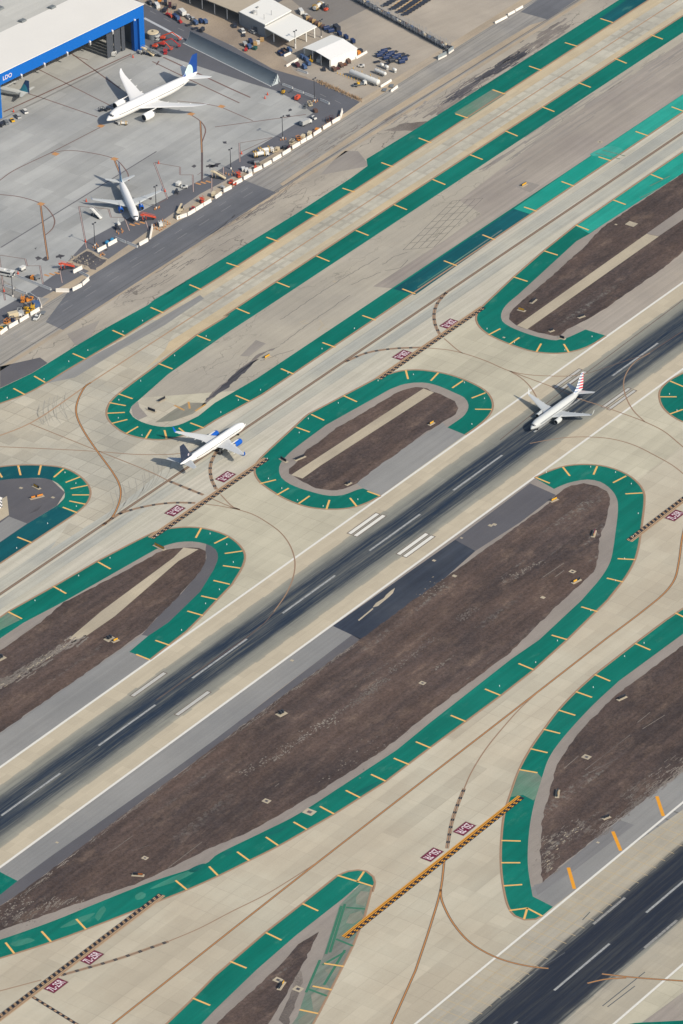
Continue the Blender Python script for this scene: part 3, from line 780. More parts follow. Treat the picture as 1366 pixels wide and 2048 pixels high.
# ---------------------------------------------------------------- painted markings
YEL = A(240, 172, 84)
P_yel = paint('yellow_marking_paint', A(243, 190, 112), .12)
P_org = paint('fresh_yellow_paint', A(240, 165, 50), .10)
P_old = paint('old_yellow_paint', A(182, 148, 116), .15)
P_brn = paint('worn_centreline_paint', A(162, 133, 108), .15)
P_blk = paint('black_marking_paint', A(44, 46, 54), .12)
P_drk = paint('faded_black_border', A(122, 110, 98), .12)
P_wht = paint('white_marking_paint', A(236, 232, 220), .10)
P_gry = paint('worn_white_runway_paint', A(172, 173, 170), .25, under=A(132, 134, 136))
P_red = paint('red_marking_paint', A(122, 42, 66), .10)
P_txt = paint('white_letter_paint', A(238, 222, 222), .08)
P_mrn = paint('ramp_line_paint', A(128, 100, 92), .2)
P_ro = paint('ramp_orange_paint', A(204, 150, 98), .2)

mb, mb2 = MB(), MB()
for E_ in edge_lines:
    ribbon(mb, E_, .95, Z5+.001, 0)
    ribbon(mb2, E_, .26, Z6, .18)
struct('taxiway_edge_marking', mb, P_brn)
struct('taxiway_edge_marking', mb2, P_old)

BARS = [((860, 0), 2.7, '920,100,988,122 728,230,795,250 535,357,602,380 338,485,405,508 138,615,205,638 1190,187,1257,212 998,316,1062,342 803,447,868,472 605,577,672,603 407,707,473,735 215,835,285,862 1305,577,1372,602 1110,710,1177,733 910,847,977,868 710,980,777,1005 1193,942,1257,967'),
 ((430, 0), 2.97, '1210,820,1285,848'),
 ((430, 300), 2.97, '988,75,1058,100 757,227,830,250 538,368,612,393 305,518,380,545 68,670,143,695 1293,175,1368,206 1065,325,1140,355 837,478,912,508 603,630,680,662 367,785,443,815 127,940,205,972 1112,825,1190,855'),
 ((0, 300), 2.97, '1125,800,1197,830 895,935,970,967'),
 ((0, 600), 2.97, '668,180,740,212 432,318,507,350 203,452,268,490 80,525,147,562 1170,210,1250,242 943,378,1025,410 705,558,788,587 650,610,747,628 637,673,742,668 665,733,757,710 750,793,820,752 865,823,897,770 990,823,977,773 1110,797,1062,760 1210,760,1130,730'),
 ((860, 340), 2.7, '508,200,577,223 283,350,352,377 75,490,145,517 990,162,1057,187 787,297,857,325 617,437,690,460 450,577,527,602 317,890,380,857 428,942,483,905 575,982,600,938 750,985,723,940'),
 ((430, 600), 2.97, '875,92,955,120 638,253,717,282 392,408,467,440 123,567,203,600 1133,417,1147,470 1327,432,1282,480 763,568,843,605 572,680,648,715 480,755,563,785'),
 ((860, 640), 2.7, '178,328,120,367 300,393,225,422 335,483,243,482 1297,330,1368,360 1242,415,1332,415 1295,508,1366,483'),
 ((430, 900), 2.97, '267,200,362,177 368,267,438,227 498,318,562,273 662,352,680,297 842,335,802,285 980,272,905,245 163,600,58,615 150,702,47,687'),
 ((0, 900), 2.97, '-12,125,12,163 108,92,122,150 243,92,230,148 378,112,320,162 475,160,390,193 520,210,420,230 530,267,428,267 507,322,412,303 457,372,373,340 187,550,103,517 50,962,130,1003 317,810,393,853 582,665,657,707 1195,463,1163,522 1355,515,1273,555 1365,798,1268,775 1290,888,1195,867 1205,983,1113,957'),
 ((0, 1200), 2.97, '1010,270,923,240 888,355,808,323'),
 ((860, 900), 2.7, '570,148,647,180 755,140,717,92 883,133,903,87 1060,140,988,177 1148,232,1055,237 1108,592,1013,587 1043,713,955,692 905,873,817,847 740,1024,657,1000 1325,880,1390,912'),
 ((860, 1240), 2.7, '558,268,478,235 380,407,297,373 192,548,112,515 1108,127,1190,162 890,295,973,330 788,387,875,418 695,487,785,515 613,590,703,613 542,695,635,717 482,808,580,825'),
 ((430, 1200), 2.97, '1283,880,1193,842 1153,978,1062,940'),
 ((430, 1500), 2.97, '1013,185,927,145 862,283,777,240 707,380,623,335 545,472,467,428 375,567,302,517 203,657,132,605 17,745,-35,692'),
 ((0, 1500), 2.97, '1110,830,1043,775'),
 ((0, 1760), 2.97, '510,293,453,232 303,367,247,305 85,437,33,372 1145,702,1248,745'),
 ((860, 1560), 2.7, '385,327,490,330 385,447,488,447 397,572,498,565 428,705,525,692 525,692,508,752 525,692,607,735'),
 ((430, 1740), 2.97, '520,200,613,243 302,372,395,417 90,543,187,583 728,32,937,97 885,10,845,70 765,573,648,555 693,712,580,690 613,853,502,830')]
mb = MB()
for off, k, s in BARS:
    for t in s.split():
        a, b, c, d = map(float, t.split(','))
        u, v = P(off[0]+a/k, off[1]+b/k), P(off[0]+c/k, off[1]+d/k)
        ribbon(mb, [u, v], .85, Z7)
struct('shoulder_bar_marking', mb, P_yel)
mb = MB()
for a, b, c, d in ((1225, 88, 1260, 195), (987, 278, 1030, 382), (747, 473, 780, 588)):
    ribbon(mb, [P(860+a/2.7, 1560+b/2.7), P(860+c/2.7, 1560+d/2.7)], 1.35, Z5)
struct('shoulder_bar_marking', mb, P_org)
mb = MB()
for a, b, c, d in ((1035, 625, 1095, 655), (1120, 605, 1127, 645), (1160, 660, 1222, 620)):
    ribbon(mb, [P(a/2.97, 600+b/2.97), P(c/2.97, 600+d/2.97)], .9, Z5)
struct('shoulder_bar_marking', mb, paint('faded_bar_paint', A(206, 160, 96), .25))

# runway markings
mb = MB()
for sgn in (-1, 1):
    rect(mb, -1500, 1500, sgn*22.4-.55, sgn*22.4+.55, Z4)
    rect(mb, -1500, 1500, -243.84+sgn*30-.5, -243.84+sgn*30+.5, Z5+.004)
struct('runway_edge_marking', mb, P_wht)
mb = MB(); mbk = MB()
for k in range(-10, 16):
    x = -k*60.96
    rect(mb, x, x+36.58, -.48, .48, Z3)
for k in range(-8, 8):
    x = -401.5+k*60.96
    if k == 0: x = -402
    rect(mb, x, x+36.58, -243.84-.48, -243.84+.48, Z4)
struct('runway_centre_marking', mb, P_gry)
mb = MB(); mbk = MB()
def tz(a, b, c, d, off, k, wd, mb=None):
    mb = mb or globals()['mb']
    u, v = P(off[0]+a/k, off[1]+b/k), P(off[0]+c/k, off[1]+d/k)
    y = (u.y+v.y)/2
    rect(mb, u.x, v.x, y-wd/2, y+wd/2, Z4)
    rect(mbk, u.x-.5, v.x+.5, y-wd/2-.45, y+wd/2+.45, Z3)
for t in ((800, 497, 965, 378), (838, 512, 1000, 387), (1090, 620, 1258, 497), (1125, 633, 1295, 512)): tz(*t, (430, 900), 2.97, 1.7)
faint = MB()
for t in ((785, 570, 980, 433), (1050, 683, 1240, 545)): tz(*t, (0, 1200), 2.97, 1.6, faint)
for t in ((668, 365, 815, 268), (705, 372, 845, 280), (930, 470, 1080, 370), (965, 483, 1105, 380)): tz(*t, (860, 640), 2.7, 1.3, faint)
struct('touchdown_marking', mb, P_wht)
struct('touchdown_marking', faint, paint('rubbed_white_paint', A(200, 197, 188), .18))
struct('touchdown_marking', mbk, P_drk)
mb = MB()
for t in ((880, 400, 1055, 258), (1160, 530, 1332, 378)):
    u, v = P(860+t[0]/2.7, 1700+t[1]/2.7), P(860+t[2]/2.7, 1700+t[3]/2.7)
    y = (u.y+v.y)/2
    rect(mb, u.x, v.x, y-.55, y+.55, Z4)
struct('touchdown_marking', mb, paint('rubbed_grey_paint', A(158, 156, 150), .25, under=A(120, 120, 120)))

# taxi centrelines: (points, kind)
TL = [
 ('C', [(440, 190.6, True), (150, 190, True), (-40, 188.6, True)]+W('182,765! 61,846 0,871 -60,890'), 'w'),
 ('B', [(-620, 106.4, True), (440, 106.4, True)], 'd'),
 ('H', W('1375,1030 1364,1078 1358,1122 1349,1159 1330,1185 1286,1222 1212,1277.8! 1082,1379! 639,1722! 460,1862.7! 225.6,2048! 150,2107!'), 'o'),
 ('', W('182,765! 173.4,770 158,795 152,819 155,836 168,863 195,903 225.6,945 237.4,965.7 241.7,984 237.4,1007.7 224,1034.7 205,1051.5'), 'o'),
 ('', W('60.6,847.5! 193.6,901 303,945 336.7,961.6!'), 't'),
 ('', W('-60,892! 0,893.6 101,898 195,903 276,909 357,907.4 400,898 440,880'), 't'),
 ('', W('336.7,961.6! 407,990!'), 'b'),
 ('', W('424,997.6! 460,1013 480,1019'), 't'),
 ('', W('455,875! 440,893 429,910 421,930 422.6,957 432.7,979!'), 'b'),
 ('', W('441,989! 467,1014.5 480,1019'), 't'),
 ('', W('205,1051! 235.7,1029.6 269,1018 310,1009.4 350,1005.4 390.6,1006!'), 'b'),
 ('', W('408,1008! 440,1012 460,1016 480,1019'), 't'),
 ('', W('460,1015! 504,1028 534,1044.8 561,1065 578,1087 588,1112 590,1132 585,1159 571.4,1189.6 548,1223!'), 't'),
 ('', W('548,1223! 531,1243.8 490.6,1277 460,1297.6! 387,1348! 313,1400!'), 'f'),
 ('', W('1366,600! 1180,740! 1060,832! 1000,880!'), 'f'),
 ('', W('895,583! 874.8,606.7 868,629 871,651 880,669.6!'), 'b'),
 ('', W('888,677! 919,703 926,706.7'), 't'),
 ('', W('690,724! 733,706 783.5,697.6 841,695!'), 'b'),
 ('', W('855,696! 897,700 926.7,706.7 971,721.5 1019,742 1052.6,749 1097,752 1141.5,752 1175,747!'), 't'),
 ('', W('1175,747! 1230,729 1297,706.7! 1366,662! 1460,597!'), 'f'),
 ('', W('1019,742! 1067,760 1112,777 1156,797 1193,808.5 1230,821.5 1289.6,843.7 1326.7,862 1366,893.7 1400,920'), 't'),
 ('', W('1019,742! 1041,755 1060,773 1073,793.7'), 't'),
 ('', W('1300,706! 1271,723 1252.6,747 1247,769.6 1252.6,795.6 1267,821.5 1289.6,843.7'), 't'),
 ('', W('1060,887! 1093,880.7 1134,875 1178.5,874 1223,877.8 1267,890 1312,912 1345,930.7 1366,947 1400,975'), 't'),
 ('', W('1082,1379! 1041.5,1416 1008,1453 971,1499 941.5,1547 928.5,1577'), 't'),
 ('', W('928.5,1577! 912,1618 902.6,1649 894,1697!'), 'b'),
 ('', W('888.5,1722! 881.5,1778.5 861,1851 830.7,1942! 783.5,2048! 765,2090!'), 'o'),
 ('', W('881.5,1779! 881.8,1793 887.8,1812 908,1849 941.5,1886 986,1912 1023,1925 1067,1934 1097,1937'), 'o'),
 ('', W('639,1722! 581.5,1759 531,1789.6 463.7,1823 397,1857.6 336.7,1883'), 't'),
 ('', W('336.7,1883! 235.7,1918 121,1951'), 'b'),
 ('', W('82.5,1960! 0,1982! -60,1997!'), 't'),
 ('', W('1204,1948! 1275,1955.6 1366,1962 1420,1966'), 'o'),
 ('', W('1175,1966.7! 1208,1959 1252.6,1955.6'), 'o'),
]
lb, ly, lo, lk, lw, lf = MB(), MB(), MB(), MB(), MB(), MB()
for nm, pts, kind in TL:
    c = smooth(pts)
    if kind == 'b':
        ribbon(lb, c, 1.5, Z6)
        ribbon(lo, c, .42, Z7, .42); ribbon(lo, c, .42, Z7, -.42)
        L = length(c)
        s = 1.0
        while s < L-1.5:
            ribbon(lk, c, .5, Z7+.003, .42, s, s+1.5); ribbon(lk, c, .5, Z7+.003, -.42, s, s+1.5)
            s += 5.2
    elif kind == 'd':
        ribbon(lb, c, 1.5, Z6); ribbon(lw, c, .5, Z7, 0)
    elif kind == 'f':
        ribbon(lf, c, .38, Z6)
    elif kind == 'w':
        ribbon(lo, c, .7, Z6)
    elif kind == 'o':
        ribbon(lb, c, 1.0, Z6); ribbon(ly, c, .4, Z7)
    else:
        ribbon(lw, c, .52, Z6+.003)
struct('taxi_centreline_marking', lb, P_drk)
struct('taxi_centreline_marking', lf, paint('rubbed_centreline_paint', A(112, 92, 82), .3))
struct('taxi_centreline_marking', lo, P_old)
struct('taxi_centreline_marking', lw, P_brn)
struct('taxi_centreline_marking', ly, paint('amber_centreline_paint', A(206, 142, 76), .15))
struct('taxi_centreline_marking', lk, P_blk)

# runway holding position lines (two solid, two dashed) and painted designations
def hold(a, b, side, yel, bright):
    """side +1: the dashed pair lies towards -y"""
    u, v = P(*a), P(*b)
    y = (u.y+v.y)/2
    x0, x1 = min(u.x, v.x), max(u.x, v.x)
    k, yl, m2 = MB(), MB(), MB()
    lo, hi = sorted((y-side*1.75, y+side*.02))
    rect(k, x0, x1, lo, hi, Z8)
    lo, hi = sorted((y+side*.02, y+side*1.45))
    rect(m2, x0, x1, lo, hi, Z8)
    for o in (1.2, .5): rect(yl, x0, x1, y+side*o-.20, y+side*o+.20, Z9)
    x = x0
    while x < x1-1.4:
        rect(yl, x, x+1.25, y-side*.45-.24, y-side*.45+.24, Z9)
        rect(yl, x+.35, x+1.6, y-side*1.25-.24, y-side*1.25+.24, Z9)
        x += 2.7
    struct('hold_line_marking', k, P_blk); struct('hold_line_marking', m2, P_drk if not bright else paint('amber_ground', A(128, 94, 58), .1))
    struct('hold_line_marking', yl, yel)
P_hy = paint('hold_line_yellow', A(204, 166, 124), .12)
hold((965, 613.5), (757, 758), 1, P_hy, False)
hold((533, 917), (301, 1076), 1, P_hy, False)
hold((1440, 948), (1255, 1081), -1, P_hy, False)
hold((323, 1789), (-60, 2084), -1, P_hy, False)
hold((1044, 1594), (687, 1874), 1, P_org, True)
mb, mk = MB(), MB()
c = W('65.7,1994! 153,2048! 200,2077!')
ribbon(mk, c, 1.3, Z6)
s = 0.4
while s < length(c)-2:
    ribbon(mb, c, .8, Z7, 0, s, s+1.4); s += 2.9
struct('zone_boundary_marking', mk, P_blk); struct('zone_boundary_marking', mb, P_old)

def text_mesh(s, size):
    cu = bpy.data.curves.new('letters', 'FONT')
    cu.body = s; cu.size = size; cu.align_x = 'CENTER'; cu.align_y = 'CENTER'
    cu.offset = .045
    o = bpy.data.objects.new('letters', cu)
    COL.objects.link(o)
    dg = bpy.context.evaluated_depsgraph_get()
    me = bpy.data.meshes.new_from_object(o.evaluated_get(dg))
    bpy.data.objects.remove(o)
    return me
SIGNS = [((898, 647.5), '25R-7L', 1, 'dark red painted runway marking 25R-7L at the right end of the farthest hold line'),
 ((804, 710), '25R-7L', 1, 'dark red painted runway marking 25R-7L at the left end of the farthest hold line'),
 ((451, 953.5), '25R-7L', 1, 'dark red painted runway marking 25R-7L near the wing tip of the taxiing white airliner'),
 ((350, 1021.5), '25R-7L', 1, 'dark red painted runway marking 25R-7L above the yellow sign of the lower left island'),
 ((184, 1915), '7L-25R', 0, 'dark red painted runway marking 7L-25R above the dashed line in the bottom left corner'),
 ((112, 1971), '7L-25R', 0, 'lowest dark red painted runway marking 7L-25R, in the bottom left corner'),
 ((1350, 1031), '7L-25R', 0, 'dark red painted runway marking 7L-25R at the right edge beside the big island'),
 ((929, 1657.5), '25L-7R', 1, 'dark red painted runway marking 25L-7R right of the dashed curve by the orange line'),
 ((864, 1709.5), '25L-7R', 1, 'dark red painted runway marking 25L-7R left of the dashed curve by the orange line')]
for c, s, flip, lab in SIGNS:
    v = P(*c)
    t = thing('painted_runway_sign', lab, 'ground marking', (v.x, v.y, 0), math.pi if flip else 0.0, 'painted runway designations')
    mb = MB(); rect(mb, -4.2, 4.2, -2.35, 2.35, Z8); ob = struct('red_panel', mb, P_red); ob.parent = t; del ob['kind']
    mb = MB(); rect(mb, -4.45, 4.45, -2.6, 2.6, Z7); ob = struct('border', mb, P_drk); ob.parent = t; del ob['kind']
    me = text_mesh(s, 2.6)
    xs = [q.co.x for q in me.vertices]; ys = [q.co.y for q in me.vertices]
    cx, cy = (max(xs)+min(xs))/2, (max(ys)+min(ys))/2
    fx, fy = 7.5/(max(xs)-min(xs)), 3.5/(max(ys)-min(ys))
    for q in me.vertices: q.co = ((q.co.x-cx)*fx, (q.co.y-cy)*fy, Z9)
    me.materials.clear(); me.materials.append(P_txt)
    ob = bpy.data.objects.new('lettering', me); COL.objects.link(ob); ob.parent = t

# ramp lines
mb = MB(); mo = MB(); mdk = MB(); mw = MB()
for s, wd in (('7,224! 262.6,107.7!', .9), ('69,134.7! 225.6,213.8!', .6), ('134.7,101! 188.6,140! 242,178.5!', .7), ('145,111! 176,120!', .5), ('3.4,172! 77.4,193.6! 195,234!', .6),
              ('202,254! 101,306! 23.6,343.4 0,360.6! -40,385!', .55), ('101,306! 134.7,301 175,304.7 229,318 249,336.7 256,348 257.6,362', .55), ('353.5,202! 404,207 441,213.8! 505.8,241.8!', .5),
              ('430,254! 540,239! 612,229!', .55), ('380.5,229! 400.7,242.4 411,259 407,276 404,284', .6), ('0,389! 40.4,394 82.5,407.7 101,424.6 109.4,441.4 104.4,458 91,470', .6), ('-40,384! 0,389!', .6),
              ('326.6,114.5! 460,176.8! 500.7,195!', .9), ('304.7,123! 387,163! 478.8,206!', .7), ('313,130! 318,122!', .7), ('482,304! 545,275!', .4), ('395,350! 402,345!', .3)):
    ribbon(mb, smooth(W(s)), wd, Z6)
for s in ('400.7,242! 404,305!', '404,305! 404,366!', '81,409.4! 89,471.7!', '89,471.7! 96,519!', '229,320! 240.7,349!'):
    ribbon(mdk, W(s), .95, Z6+.002)
    if s != '404,305! 404,366!': ribbon(mo, W(s), .34, Z7)
    elif 0: pass
for s in ('158,412.8! 173.4,497!', '222,434.7! 217,418!', '249,434.7! 259,461.6!', '286,426! 298,461.6!', '308,325! 335,397.6!', '360,334! 360,349.8!', '385.5,349.8! 387,384!', '423.6,347! 423.6,384!', '50.5,518! 54,532!', '80,531.6! 86,567.7!', '118,532! 124.6,566!', '-2,510! 10,601!', '478.6,286! 480,324!', '447,334! 447,352!'):
    ribbon(mdk, W(s), .8, Z6+.002); ribbon(mw, W(s), .35, Z7)
for s in ('158,412.8! 217,418!', '222,434.7! 249,434.7!', '308,325! 360,334!', '360,349.8! 385.5,349.8!', '0,510.4! 50.5,518!', '54,532! 80,531.6!', '335,397.6! 318,406!', '480,286! 545,275!'):
    ribbon(mb, W(s), .4, Z6)
struct('ramp_line_marking', mb, P_mrn); struct('ramp_line_marking', mdk, paint('dark_ramp_border', A(104, 90, 88), .15))
struct('ramp_line_marking', mo, P_ro); struct('ramp_line_marking', mw, paint('pale_stand_line', A(196, 176, 168), .15))
mb = MB()
ribbon(mb, W('1.7,495! 313,303!'), .7, Z5+.003)
struct('drain_line', mb, paint('drain_grate', A(112, 108, 110), .15))
mb = MB()
for c in ((202, 252), (111, 308), (229, 318), (382, 228), (443, 213), (82, 408)):
    v = P(*c); rect(mb, v.x-1.4, v.x+1.4, v.y-1.5, v.y+1.5, Z7+.002)
for c in ((102, 548), (273, 447), (405, 365)):
    v = P(*c)
    for dx in (-2.2, 0, 2.2): rect(mb, v.x+dx-.6, v.x+dx+.6, v.y-2+dx*-.6, v.y+1+dx*-.6, Z7+.002)
struct('ramp_pad_marking', mb, P_ro)
# tyre scuffs
mb = MB()
for i in range(13):
    a = 226+i*9+rnd.uniform(-5, 5)+random.Random(i).uniform(-3, 3); b = 1008-i*6
    ribbon(mb, smooth(W('%.1f,%.1f %.1f,%.1f %.1f,%.1f' % (a-12, b+28, a+2, b+4, a-4+i*.6, b-22))), .28, Z5+.002)
for i in range(15):
    a = 70+i*4.2+rnd.uniform(-5, 5); b = 838-i*1.5+rnd.uniform(-8, 8)
    ribbon(mb, smooth(W('%.1f,%.1f %.1f,%.1f %.1f,%.1f' % (a+4, b-34+rnd.uniform(0, 22), a, b-8, a+20*rnd.random(), b+12+i*.5))), .2, Z5+.002)
struct('tyre_marks', mb, paint('tyre_rubber_scuff', A(170, 165, 152), .15))
mb = MB()
for s in ('1205,2012! 1290,1944!', '1215,2014! 1270,1972!', '1060,1950! 1130,1905!', '1165,1840! 1180,1824!'):
    ribbon(mb, W(s), .4, Z4)
struct('tyre_marks', mb, paint('tyre_rubber_dark', A(92, 94, 98), .2))
# square utility covers and sign pads
mb = MB(); md = MB()
for c, sz in (((1145, 1143), 2.2), ((1086, 1195), 1.6), ((909, 1152), 1.6), ((845, 1366), 2.2), ((533, 1602), 2.6), ((290, 1716), 2.0), ((556, 1960), 2.8), ((596, 1978), 3.0), ((1173, 1514), 2.8), ((981, 1051), 1.6), ((989, 1049), 1.6), ((619, 1624), 3.8), ((42, 976), 1.3), ((106, 995), 1.3), ((923, 1076), 1.0), ((1008, 675), 1.0), ((1263, 448), 4.0), ((1232, 449), 1.0), ((584, 1321), 1.2), ((1196, 1685), 1.0), ((114, 1685), 1.0), ((868, 1121), 1.3), ((669, 563), 1.4), ((1200, 284), 2.0)):
    v = P(*c)
    rect(mb, v.x-sz*.5, v.x+sz*.5, v.y-sz*.6, v.y+sz*.6, Z6)
    if sz > 1.8 and sz != 4.0: rect(md, v.x-sz*.22, v.x+sz*.22, v.y-sz*.25, v.y+sz*.25, Z7)
struct('utility_cover', mb, M['path']); struct('utility_cover', md, M['oil'])
# ---------------------------------------------------------------- aircraft
K = {}
K['white'] = plain('white_aircraft_paint', (.66, .645, .61), .40, wear=.03)
K['silver'] = plain('pale_grey_aircraft_paint', (.43, .44, .425), .42, wear=.04)
K['grey'] = plain('grey_wing_paint', (.40, .415, .41), .5, wear=.06)
K['wing'] = plain('white_wing_paint', (.50, .50, .48), .5, wear=.05)
K['glass'] = plain('dark_glass', (.02, .025, .035), .12, wear=.02)
K['dark'] = plain('dark_metal', (.03, .033, .04), .5)
K['metal'] = plain('bare_metal', (.5, .5, .5), .35, metal=.8)
K['tyre'] = plain('black_rubber', (.02, .02, .022), .85)
K['blue'] = plain('bright_blue_paint', (.002, .075, .36), .5)
K['navy'] = plain('navy_tail_paint', (.010, .018, .042), .45)
K['window'] = plain('cabin_window_glass', (.14, .15, .17), .3)

def stripes_tail():
    t = NT('striped_flag_tail_paint')
    tc = t.n('ShaderNodeTexCoord'); s = t.n('ShaderNodeSeparateXYZ'); t.t.links.new(tc.outputs['Object'], s.inputs[0])
    x, z = s.outputs[0], s.outputs[2]
    # bands slope with the fin; blue ones in front, red ones behind
    u = t.math('ADD', z, t.math('MULTIPLY', x, -.32))
    f = t.math('FRACT', t.math('DIVIDE', u, 1.36))
    band = t.math('LESS_THAN', f, .54)
    fr = t.math('ADD', x, t.math('MULTIPLY', t.math('SUBTRACT', z, 4.0), .60))
    front = t.math('GREATER_THAN', fr, -16.1)
    col = t.mix(front, (.62, .03, .045), (.008, .075, .21))
    g = t.math('FRACT', t.math('MULTIPLY', x, 1.6))
    band = t.math('MULTIPLY', band, t.math('SUBTRACT', 1.0, t.math('MULTIPLY', front, t.math('LESS_THAN', g, .25))))
    t.t.links.new(t.mix(band, (.62, .63, .64), col), t.b.inputs['Base Color'])
    t.b.inputs['Roughness'].default_value = .35
    return t.m
def globe_tail(name, base, pale, cx, cz, rx, rz, lines=0.0):
    t = NT(name)
    tc = t.n('ShaderNodeTexCoord'); s = t.n('ShaderNodeSeparateXYZ'); t.t.links.new(tc.outputs['Object'], s.inputs[0])
    x, z = s.outputs[0], s.outputs[2]
    dx = t.math('DIVIDE', t.math('SUBTRACT', x, cx), rx); dz = t.math('DIVIDE', t.math('SUBTRACT', z, cz), rz)
    r = t.math('SQRT', t.math('ADD', t.math('MULTIPLY', dx, dx), t.math('MULTIPLY', dz, dz)))
    m = t.math('LESS_THAN', r, 1.0)
    if lines:
        m = t.math('MULTIPLY', m, t.math('SUBTRACT', 1.0, t.math('MULTIPLY', t.math('LESS_THAN', t.math('FRACT', t.math('MULTIPLY', r, 6.0)), .42), lines)))
    t.t.links.new(t.mix(m, base, pale), t.b.inputs['Base Color'])
    t.b.inputs['Roughness'].default_value = .35
    return t.m

def cabin_paint(base, x0, x1, z):
    """the body paint with its line of cabin windows"""
    m = base.copy(); m.name = 'fuselage_paint_with_windows'
    t = NT.__new__(NT); t.m = m; t.t = m.node_tree; t.b = [n for n in m.node_tree.nodes if n.type == 'BSDF_PRINCIPLED'][0]
    tc = t.n('ShaderNodeTexCoord'); s = t.n('ShaderNodeSeparateXYZ'); t.t.links.new(tc.outputs['Object'], s.inputs[0])
    k = t.math('LESS_THAN', t.math('ABSOLUTE', t.math('SUBTRACT', s.outputs[2], z)), .27)
    k = t.math('MULTIPLY', k, t.math('LESS_THAN', t.math('FRACT', t.math('DIVIDE', s.outputs[0], .62)), .62))
    k = t.math('MULTIPLY', k, t.math('MULTIPLY', t.math('GREATER_THAN', s.outputs[0], x0), t.math('LESS_THAN', s.outputs[0], x1)))
    src = t.b.inputs['Base Color'].links[0].from_socket
    t.t.links.new(t.mix(k, src, (.05, .06, .075)), t.b.inputs['Base Color'])
    return m

